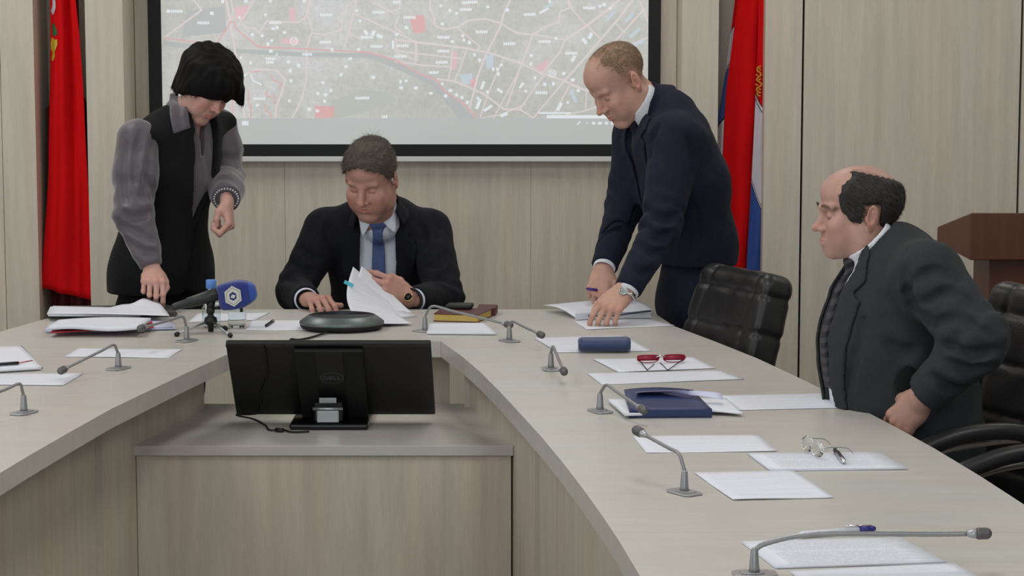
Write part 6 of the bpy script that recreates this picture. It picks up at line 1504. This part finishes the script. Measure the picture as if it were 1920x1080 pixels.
b.build('front_frame', M['specs_red'], root, True)
b = MB(); b.tube([sA + L_ * .39 + up_ * .015, sA + L_ * .5 + up_ * .019, sA + L_ * .61 + up_ * .015], .0016, 8); b.build('bridge', M['chrome'], root, True)
for (a0, a1, a2) in (((1196, 672), (1214, 694), (1226, 683)), ((1286, 670), (1252, 694), (1238, 680))):
    b = MB(); b.tube([on_z(*a0, zr + .010), on_z(a0[0] * .8 + a1[0] * .2, a0[1] * .8 + a1[1] * .2, zr + .005), on_z(*a1, zr + .0005), on_z(*a2, zr + .0005)], .0014, 8); b.build('temple', M['black_gloss'], root, True)
# wire spectacles standing on the printed stack
zs = T0 + .006; g0 = on_z(1512, 852, zs); root = thing('spectacles', tuple(g0), 'thin wire spectacles standing on the stack of printed sheets', 'spectacles')
def wire_loop(c, rx, rz, dirx, tilt=0):
    return [c + Vector(dirx) * (rx * math.cos(a)) + Vector((0, tilt * math.sin(a), rz * math.sin(a))) for a in [2 * math.pi * k / 24 for k in range(25)]]
dx_ = unit((.45, -.9, 0)); cA = W(1514, 843, g0.y + .02); cB = W(1533, 853, g0.y - .04)
for c in (cA, cB):
    c.z = max(c.z, zs + .018); b = MB(); b.tube(wire_loop(c, .022, .0165, dx_), .0008, 8, 0, False); b.build('rim', M['chrome'], root, True)
    b = MB(); pl_ = wire_loop(c, .0212, .0158, dx_)[:-1]; b.add(pl_ + [p + Vector((.0012, .0006, 0)) for p in pl_], [list(range(24)), list(range(24, 48))[::-1]] + [(i, (i + 1) % 24, 24 + (i + 1) % 24, 24 + i) for i in range(24)]); b.build('lens', M['lens'], root, True)
b = MB(); b.tube([cA + Vector(dx_) * .021, (cA + cB) / 2 + Vector((0, 0, .006)), cB - Vector(dx_) * .021], .0011, 8); b.build('bridge', M['chrome'], root, True)
for c, sg in ((cA, -1), (cB, 1)):
    p0 = c + Vector(dx_) * .022 * sg + Vector((0, 0, .006)); b = MB(); b.tube(catmull([p0, p0 + Vector((.03, .03, -.004)), p0 + Vector((.055, .05, -.010)), Vector((p0.x + .068, p0.y + .06, zs + .002))], 5), .0010, 8); b.build('temple', M['silver'], root, True)

# --- blue folder with papers in it
M['folder_blue'] = mat('folder_blue', (30, 44, 92), .42, noise_amt=.06, bump=.1, bscale=300)
root = thing('document_folder', cen([(1150, 740), (1335, 778)], T0), 'dark blue folder with sheets sticking out on both sides', 'folder')
z1 = T0 + .020
q0 = [on_z(x, y, T0 + .003) for x, y in ((1182, 780), (1334, 779), (1304, 752), (1170, 752))]; qt = [on_z(x, y, z1) for x, y in ((1180, 768), (1335, 767), (1300, 736), (1170, 738))]
b = MB(); b.prism([(p.x, p.y) for p in qt], T0 + .0006, T0 + .0036); b.build('back_cover', M['folder_blue'], root, bevel=.0006)
b = MB(); b.prism([(qt[0].x, qt[0].y - .002), (qt[1].x, qt[1].y - .002), (qt[1].x, qt[1].y + .0015), (qt[0].x, qt[0].y + .0015)], T0 + .0037, z1 - .0005); b.build('spine', M['folder_blue'], root, bevel=.0008)
b = MB(); b.grid(lambda u, v: (qt[0] * (1 - u) + qt[1] * u) * (1 - v) + (qt[3] * (1 - u) + qt[2] * u) * v + Vector((0, 0, .014 * v * v * math.sin(math.pi * (.25 + .6 * u)))), 12, 10, 0, thick=.0022); b.build('front_cover', M['folder_blue'], root, True)
b = MB(); b.grid(sheet_fn([(1140, 748), (1262, 748), (1262, 773), (1172, 777)], T0 + .011, .002, 1), 10, 8, 0, thick=.006); b.build('sheet', M['paper'], root, True)
b = MB(); b.grid(sheet_fn([(1300, 745), (1362, 748), (1393, 774), (1330, 770)], T0 + .0105, .0015, 3), 10, 8, 0, thick=.004); b.build('sheet', M['paper'], root, True)
b = MB(); b.grid(lambda u, v: on_z(1192 + 160 * u + 4 * v, 736 - 4 * u * (1 - u) * 4 + 13 * v * u, T0 + .036 - .010 * v + .004 * math.sin(u * 3)), 12, 6, 0, thick=.0006); b.build('curled_sheet', M['paper_blue'], root, True)

# --- plastic bottle and drinking glass
M['clear'] = mat('clear_plastic', (240, 246, 248), .03, trans=1, spec=.5); M['clear'].node_tree.nodes['Principled BSDF'].inputs['IOR'].default_value = 1.25
M['glass'] = mat('glass', (245, 250, 250), .0, trans=1, spec=.5); M['glass'].node_tree.nodes['Principled BSDF'].inputs['IOR'].default_value = 1.3
M['cap_blue'] = mat('cap_blue', (92, 140, 214), .4)
bb = on_z(397, 614, T0); root = thing('water_bottle', tuple(bb), 'clear plastic water bottle with a light blue cap behind the tripod microphone', 'bottle')
kp = bb.y / F; z_ = lambda py: W(397, py, bb.y).z
hb = z_(541) - T0
prof = [(.001, .004), (.022, .002), (.0270, .006), (.0275, .02), (.0262, .03), (.0275, .04), (.0262, .05), (.0275, .06), (.0275, hb - .055), (.0255, hb - .035), (.018, hb - .012), (.0125, hb)]
b = MB(); b.lathe(prof + [(r_ - .0007, z) for r_, z in prof[::-1][:-1]] + [(.001, .0048)], c=(bb.x, bb.y, T0), seg=32); b.build('bottle_body', M['clear'], root, True)
b = MB(); b.lathe([(.0135, hb), (.0150, hb + .002), (.0150, hb + .024), (.0135, hb + .026), (0, hb + .0262)], c=(bb.x, bb.y, T0), seg=24); b.build('cap', M['cap_blue'], root, True)
gg = on_z(445, 614, T0); root = thing('drinking_glass', tuple(gg), 'clear drinking glass behind the blue microphone windscreen', 'glass')
hg = .115; b = MB(); b.lathe([(.001, .0008), (.022, .0008), (.0245, .0010), (.0262, .004), (.02625, .006), (.0264, .015), (.0276, hg - .006), (.0278, hg - .001), (.0273, hg), (.0268, hg - .001), (.0266, hg - .006), (.0254, .018), (.0250, .011), (.0245, .008), (.022, .0075), (.001, .0075)], c=(gg.x, gg.y, T0), seg=36); b.build('glass_body', M['glass'], root, True)

# --- reporter's microphone on a small tripod
mb0 = on_z(396, 622, T0); YM = mb0.y
root = thing('tripod', (mb0.x, mb0.y, T0), 'small black tabletop tripod with silver legs and black ball feet', 'tripod')
hub = W(395, 598, YM)
b = MB(); b.lathe([(.0, -.036), (.008, -.036), (.009, -.020), (.010, -.018), (.017, -.014), (.019, -.006), (.017, .004), (.010, .008), (.008, .014), (.012, .018), (.012, .030), (.008, .036), (.008, .052), (0, .054)], c=tuple(hub), seg=32); b.build('hub', M['black_plastic'], root, True)
b = MB(); b.tube([hub + Vector((.006, 0, .03)), hub + Vector((.028, -.004, .034))], [.004, .006], 10); b.build('lock_knob', M['black_plastic'], root, True)
for fx_, fy_ in ((331, 627), (423, 616), (432, 629)):
    e = on_z(fx_, fy_, T0 + .0065); b = MB(); b.tube([hub + Vector((0, 0, -.004)), e], .0026, 10); o = b.build('leg', M['silver'], root, True)
    b = MB(); d = (e - hub).normalized(); b.tube([e - d * .010, e - d * .006, e + d * .002, e + d * .006], [.004, .0068, .0068, .004], 12); f_ = b.build('rubber_foot', M['black_plastic'], o, True)
root = thing('reporter_microphone', tuple(W(400, 560, YM)), 'handheld microphone with a blue windscreen and white hexagon emblem, on the tripod', 'microphone'); root.location.z = hub.z + .055
m0, m1_ = W(322, 577, YM - .03), W(418, 548, YM + .005)
dm = (m1_ - m0); b = MB(); b.tube([m0, m0 + dm * .04, m0 + dm * .30, m0 + dm * .32, m0 + dm * .7, m0 + dm * 1.05], [.008, .0105, .013, .0155, .0185, .019], 20); b.build('handle', mat('mic_body', (44, 46, 48), .4, .2), root, True)
b = MB(); q_ = W(395, 571, YM); b.tube([q_ + Vector((0, 0, -.012)), q_ + Vector((0, 0, .010))], [.010, .014], 14); b.build('clamp', M['black_plastic'], root, True)
M['ws_blue'] = mat('windscreen_blue', (14, 42, 126), .6, bump=.4, bscale=600, noise_amt=.1, nscale=300, sheen=.4); M['ws_light'] = mat('windscreen_end_blue', (36, 80, 168), .6, bump=.3, bscale=600, sheen=.3)
wc = W(445, 552, YM - .005); ax_ = unit(W(486, 545, YM - .01) - W(407, 560, YM + .0)); s = SD(nv(wc) - .085, nv(wc) + .085, .0028); upv = unit(np.cross(ax_, (0, 1, 0)) * -1); upv = upv if upv[2] > 0 else -upv; fr_ = np.cross(ax_, upv); A, B, C = s.local(wc, ax_, upv, fr_)
# windscreen: flat-sided tapering block, wide in the middle, blunt ends
prof_h = .043 - .010 * np.clip((-A) / .06, 0, 1) * 0 - .0 * A; hgt = .041 - 6.5 * np.clip(A, 0, 1) ** 2 - .10 * np.clip(-A - .02, 0, 1)
dd = np.sqrt(np.maximum(np.abs(B) - hgt + .012, 0) ** 2 + np.maximum(np.abs(C) - (.030 - 5 * A ** 2) + .010, 0) ** 2 + np.maximum(np.abs(A) - .054 + .008, 0) ** 2) - .011
s.d = dd.astype(f32); V, Fc = s.mesh(1); loc = (V - nv(wc)) @ ax_; 
mi = (loc[Fc].mean(1) > .040).astype(np.int32); o = np_mesh('windscreen', [(V, Fc, 0, None)], [M['ws_blue'], M['ws_light']], root); o.data.polygons.foreach_set('material_index', mi)
# emblem on the side that faces the room: ring of two hexagons with a parallelogram inside
side = fr_ if fr_[1] < 0 else -fr_
ec = nv(wc) + nv(side) * .0325 - nv(ax_) * .006; ux, uz = nv(ax_), nv(upv); uz = unit((0, 0, 1) - nv(side) * (nv(side)[2])); ux = unit(np.cross(uz, side)) * 1.0; ux = ux if ux[0] > 0 else -ux
M['emblem_white'] = mat('emblem_white', (205, 204, 196), .6)
def hexring(ro_, ri_, d, mi, b, rot=.12):
    P_ = []; n = 6
    for rr in (ro_, ri_):
        for k in range(n):
            a = rot + math.pi / 6 * 0 + 2 * math.pi * k / n + math.pi / 2 * 1; P_.append(Vector(ec + ux * rr * .93 * math.cos(a) + uz * rr * 1.04 * math.sin(a) + nv(side) * d))
    m = len(P_); P2 = [p - Vector(nv(side)) * .0015 for p in P_]
    b.add(P_ + P2, [(k, (k + 1) % n, n + (k + 1) % n, n + k) for k in range(n)] + [(m + k, m + (k + 1) % n, (k + 1) % n, k) for k in range(n)], mi)
b = MB(); hexring(.0290, .0238, .0010, 0, b); hexring(.0226, .0125, .0010, 0, b)
pg = [(-.0075, -.0045), (.0035, -.0060), (.0075, .0030), (-.0035, .0050)]; P_ = [Vector(ec + ux * x + uz * y + nv(side) * .0010) for x, y in pg]; b.add(P_ + [p - Vector(nv(side)) * .0015 for p in P_], [(0, 1, 2, 3), (0, 4, 5, 1), (1, 5, 6, 2), (2, 6, 7, 3), (3, 7, 4, 0)], 0)
b.build('hexagon_emblem', M['emblem_white'], o)
b = MB(); b.tube([W(452, 575, YM), W(453, 585, YM)], .0045, 10); b.build('plug', M['black_plastic'], root, True)

# ------------------------------------------------------------------ monitor lying back on the cabinet
TLm, TRm, BRm, BLm = W(422, 645, 5.75), W(807, 645, 5.75), W(811, 778, 5.98), W(438, 778, 5.98)
root = thing('computer_monitor', (W(615, 790, 5.95).x, 5.95, CZT), 'black flat monitor tilted far back on the low cabinet, seen from behind', 'monitor')
wv_ = (TRm - TLm).length; cx_m = (TLm.x + TRm.x) / 2 + .001; up_m = Vector((0, 5.75 - 5.98, TLm.z - BLm.z)); hm_ = up_m.length; up_m.normalize(); rt = Vector((1, 0, 0)); nm_ = up_m.cross(rt); nm_ = nm_ if nm_.y < 0 else -nm_   # nm_: out of the back, towards the camera
MM = Matrix(((rt.x, up_m.x, nm_.x, cx_m), (rt.y, up_m.y, nm_.y, 5.98), (rt.z, up_m.z, nm_.z, BLm.z), (0, 0, 0, 1)))
wt, wb_ = wv_ / 2, (BRm - BLm).length / 2
b = MB(); b.prism([(-wb_, 0), (wb_, 0), (wt, hm_), (-wt, hm_)], -.015, 0, 0, MM); b.build('screen_housing', M['black_plastic'], root, bevel=.004)
b = MB(); b.prism([(-wt, hm_ - .012), (wt, hm_ - .012), (wt, hm_), (-wt, hm_)], .0005, .003, 0, MM); b.build('top_rim', M['black_gloss'], root, bevel=.001)
b = MB(); b.prism([(-wb_ * .97, .008), (wb_ * .97, .008), (wt * .97, hm_ - .008), (-wt * .97, hm_ - .008)], -.0170, -.0155, 0, MM); b.build('display', mat('display_off', (10, 11, 13), .1), root)
# raised middle of the back with two darker flanks
for x0_, x1_, d_, m_, nm2 in ((-.089, .089, .014, 'black_matte', 'back_cover'), (-.036, .036, .016, 'black_plastic', 'back_badge_panel')):
    b = MB(); b.prism([(x0_, .002), (x1_, .002), (x1_, hm_ - .016), (x0_, hm_ - .016)], .0005 if d_ < .015 else .0145, d_, 0, MM); bp_ = b.build(nm2, M[m_], root, bevel=.002)
M['logo'] = mat('logo_grey', (92, 94, 98), .4, .5)
b = MB(); LC = MM @ Matrix.Translation((.003, hm_ * .60, .0165)); n = 40; vs = []
for k in range(n):
    a = 2 * math.pi * k / n
    for rr in (1, .93): vs.append(LC @ Vector((.0305 * rr * math.cos(a), .0250 * rr * math.sin(a), 0)))
for k in range(n):
    a = 2 * math.pi * k / n
    for rr in (1, .93): vs.append(LC @ Vector((.0305 * rr * math.cos(a), .0250 * rr * math.sin(a), -.0012)))
b.add(vs, [(2 * i, 2 * i + 1, (2 * i + 3) % (2 * n), (2 * i + 2) % (2 * n)) for i in range(n)] + [(2 * i, (2 * i + 2) % (2 * n), 2 * n + (2 * i + 2) % (2 * n), 2 * n + 2 * i) for i in range(n)])
text_mesh(b, 'D\u2C62LL'.replace('\u2C62', 'E'), .0215, LC @ Matrix.Scale(.98, 4, (1, 0, 0)), 0, .0006, bold=.0004)
b.build('logo', M['logo'], bp_)
# hinge and stand
hz = lambda py: W(615, py, 5.86).z
hx = W(614, 770, 5.86).x; b = MB(); b.box((W(545, 800, 5.90).x, 5.86, CZT + .0005), (W(692, 800, 5.90).x, 6.12, CZT + .018)); b.build('stand_base', M['black_gloss'], root, bevel=.006)
b = MB(); b.box((hx - .038, 5.885, CZT + .0185), (hx + .038, 5.955, hz(757))); sn_ = b.build('stand_neck', M['black_plastic'], root, bevel=.004)
b = MB(); b.box((hx - .030, 5.866, hz(794)), (hx + .030, 5.885, hz(771))); b.build('hinge_cover', M['silver'], sn_, bevel=.003)
b = MB(); b.tube([Vector((hx - .040, 5.872, hz(768))), Vector((hx + .040, 5.872, hz(768)))], .0048, 14); b.build('hinge_barrel', M['silver'], sn_, True)
b = MB(); b.box((hx - .022, 5.860, hz(756)), (hx + .024, 5.868, hz(746))); b.build('upper_bracket', M['silver'], root, bevel=.001)
pts = [MM @ Vector((-.166, hm_ - .01, .006)), MM @ Vector((-.168, hm_ * .6, .0045)), MM @ Vector((-.195, hm_ * .3, .0045)), MM @ Vector((-.205, .02, .006)), Vector((on_z(450, 782, CZT + .01).x, 5.93, CZT + .03)), on_z(476, 786, CZT + .004), on_z(497, 797, CZT + .004), on_z(505, 806, CZT + .004), on_z(530, 806, CZT + .005), on_z(548, 810, CZT + .004), on_z(580, 809, CZT + .004)]
b = MB(); b.tube(catmull(pts, 6), .0026, 8); b.tube([on_z(517, 806, CZT + .0062), on_z(531, 807, CZT + .0062)], [.006, .006], 12); b.build('cable', M['black_plastic'], root, True)

# ------------------------------------------------------------------ groups of repeats
GROUPS = {'microphone': 'gooseneck microphones along the tables', 'paper_sheet': 'single sheets lying on the tables', 'paper_stack': 'stacks of sheets on the tables', 'office_chair': 'black leather office chairs',
          'conference_table': 'pale oak units of the ring of tables', 'pen': 'pens on and over the tables', 'flag': 'flags in the wall niches', 'document_folder': 'document folders on the tables', 'spectacles': 'spectacles on the right tables'}
for o in COL.objects:
    if o.parent is None and o.name.split('.')[0] in GROUPS: o['group'] = GROUPS[o.name.split('.')[0]]
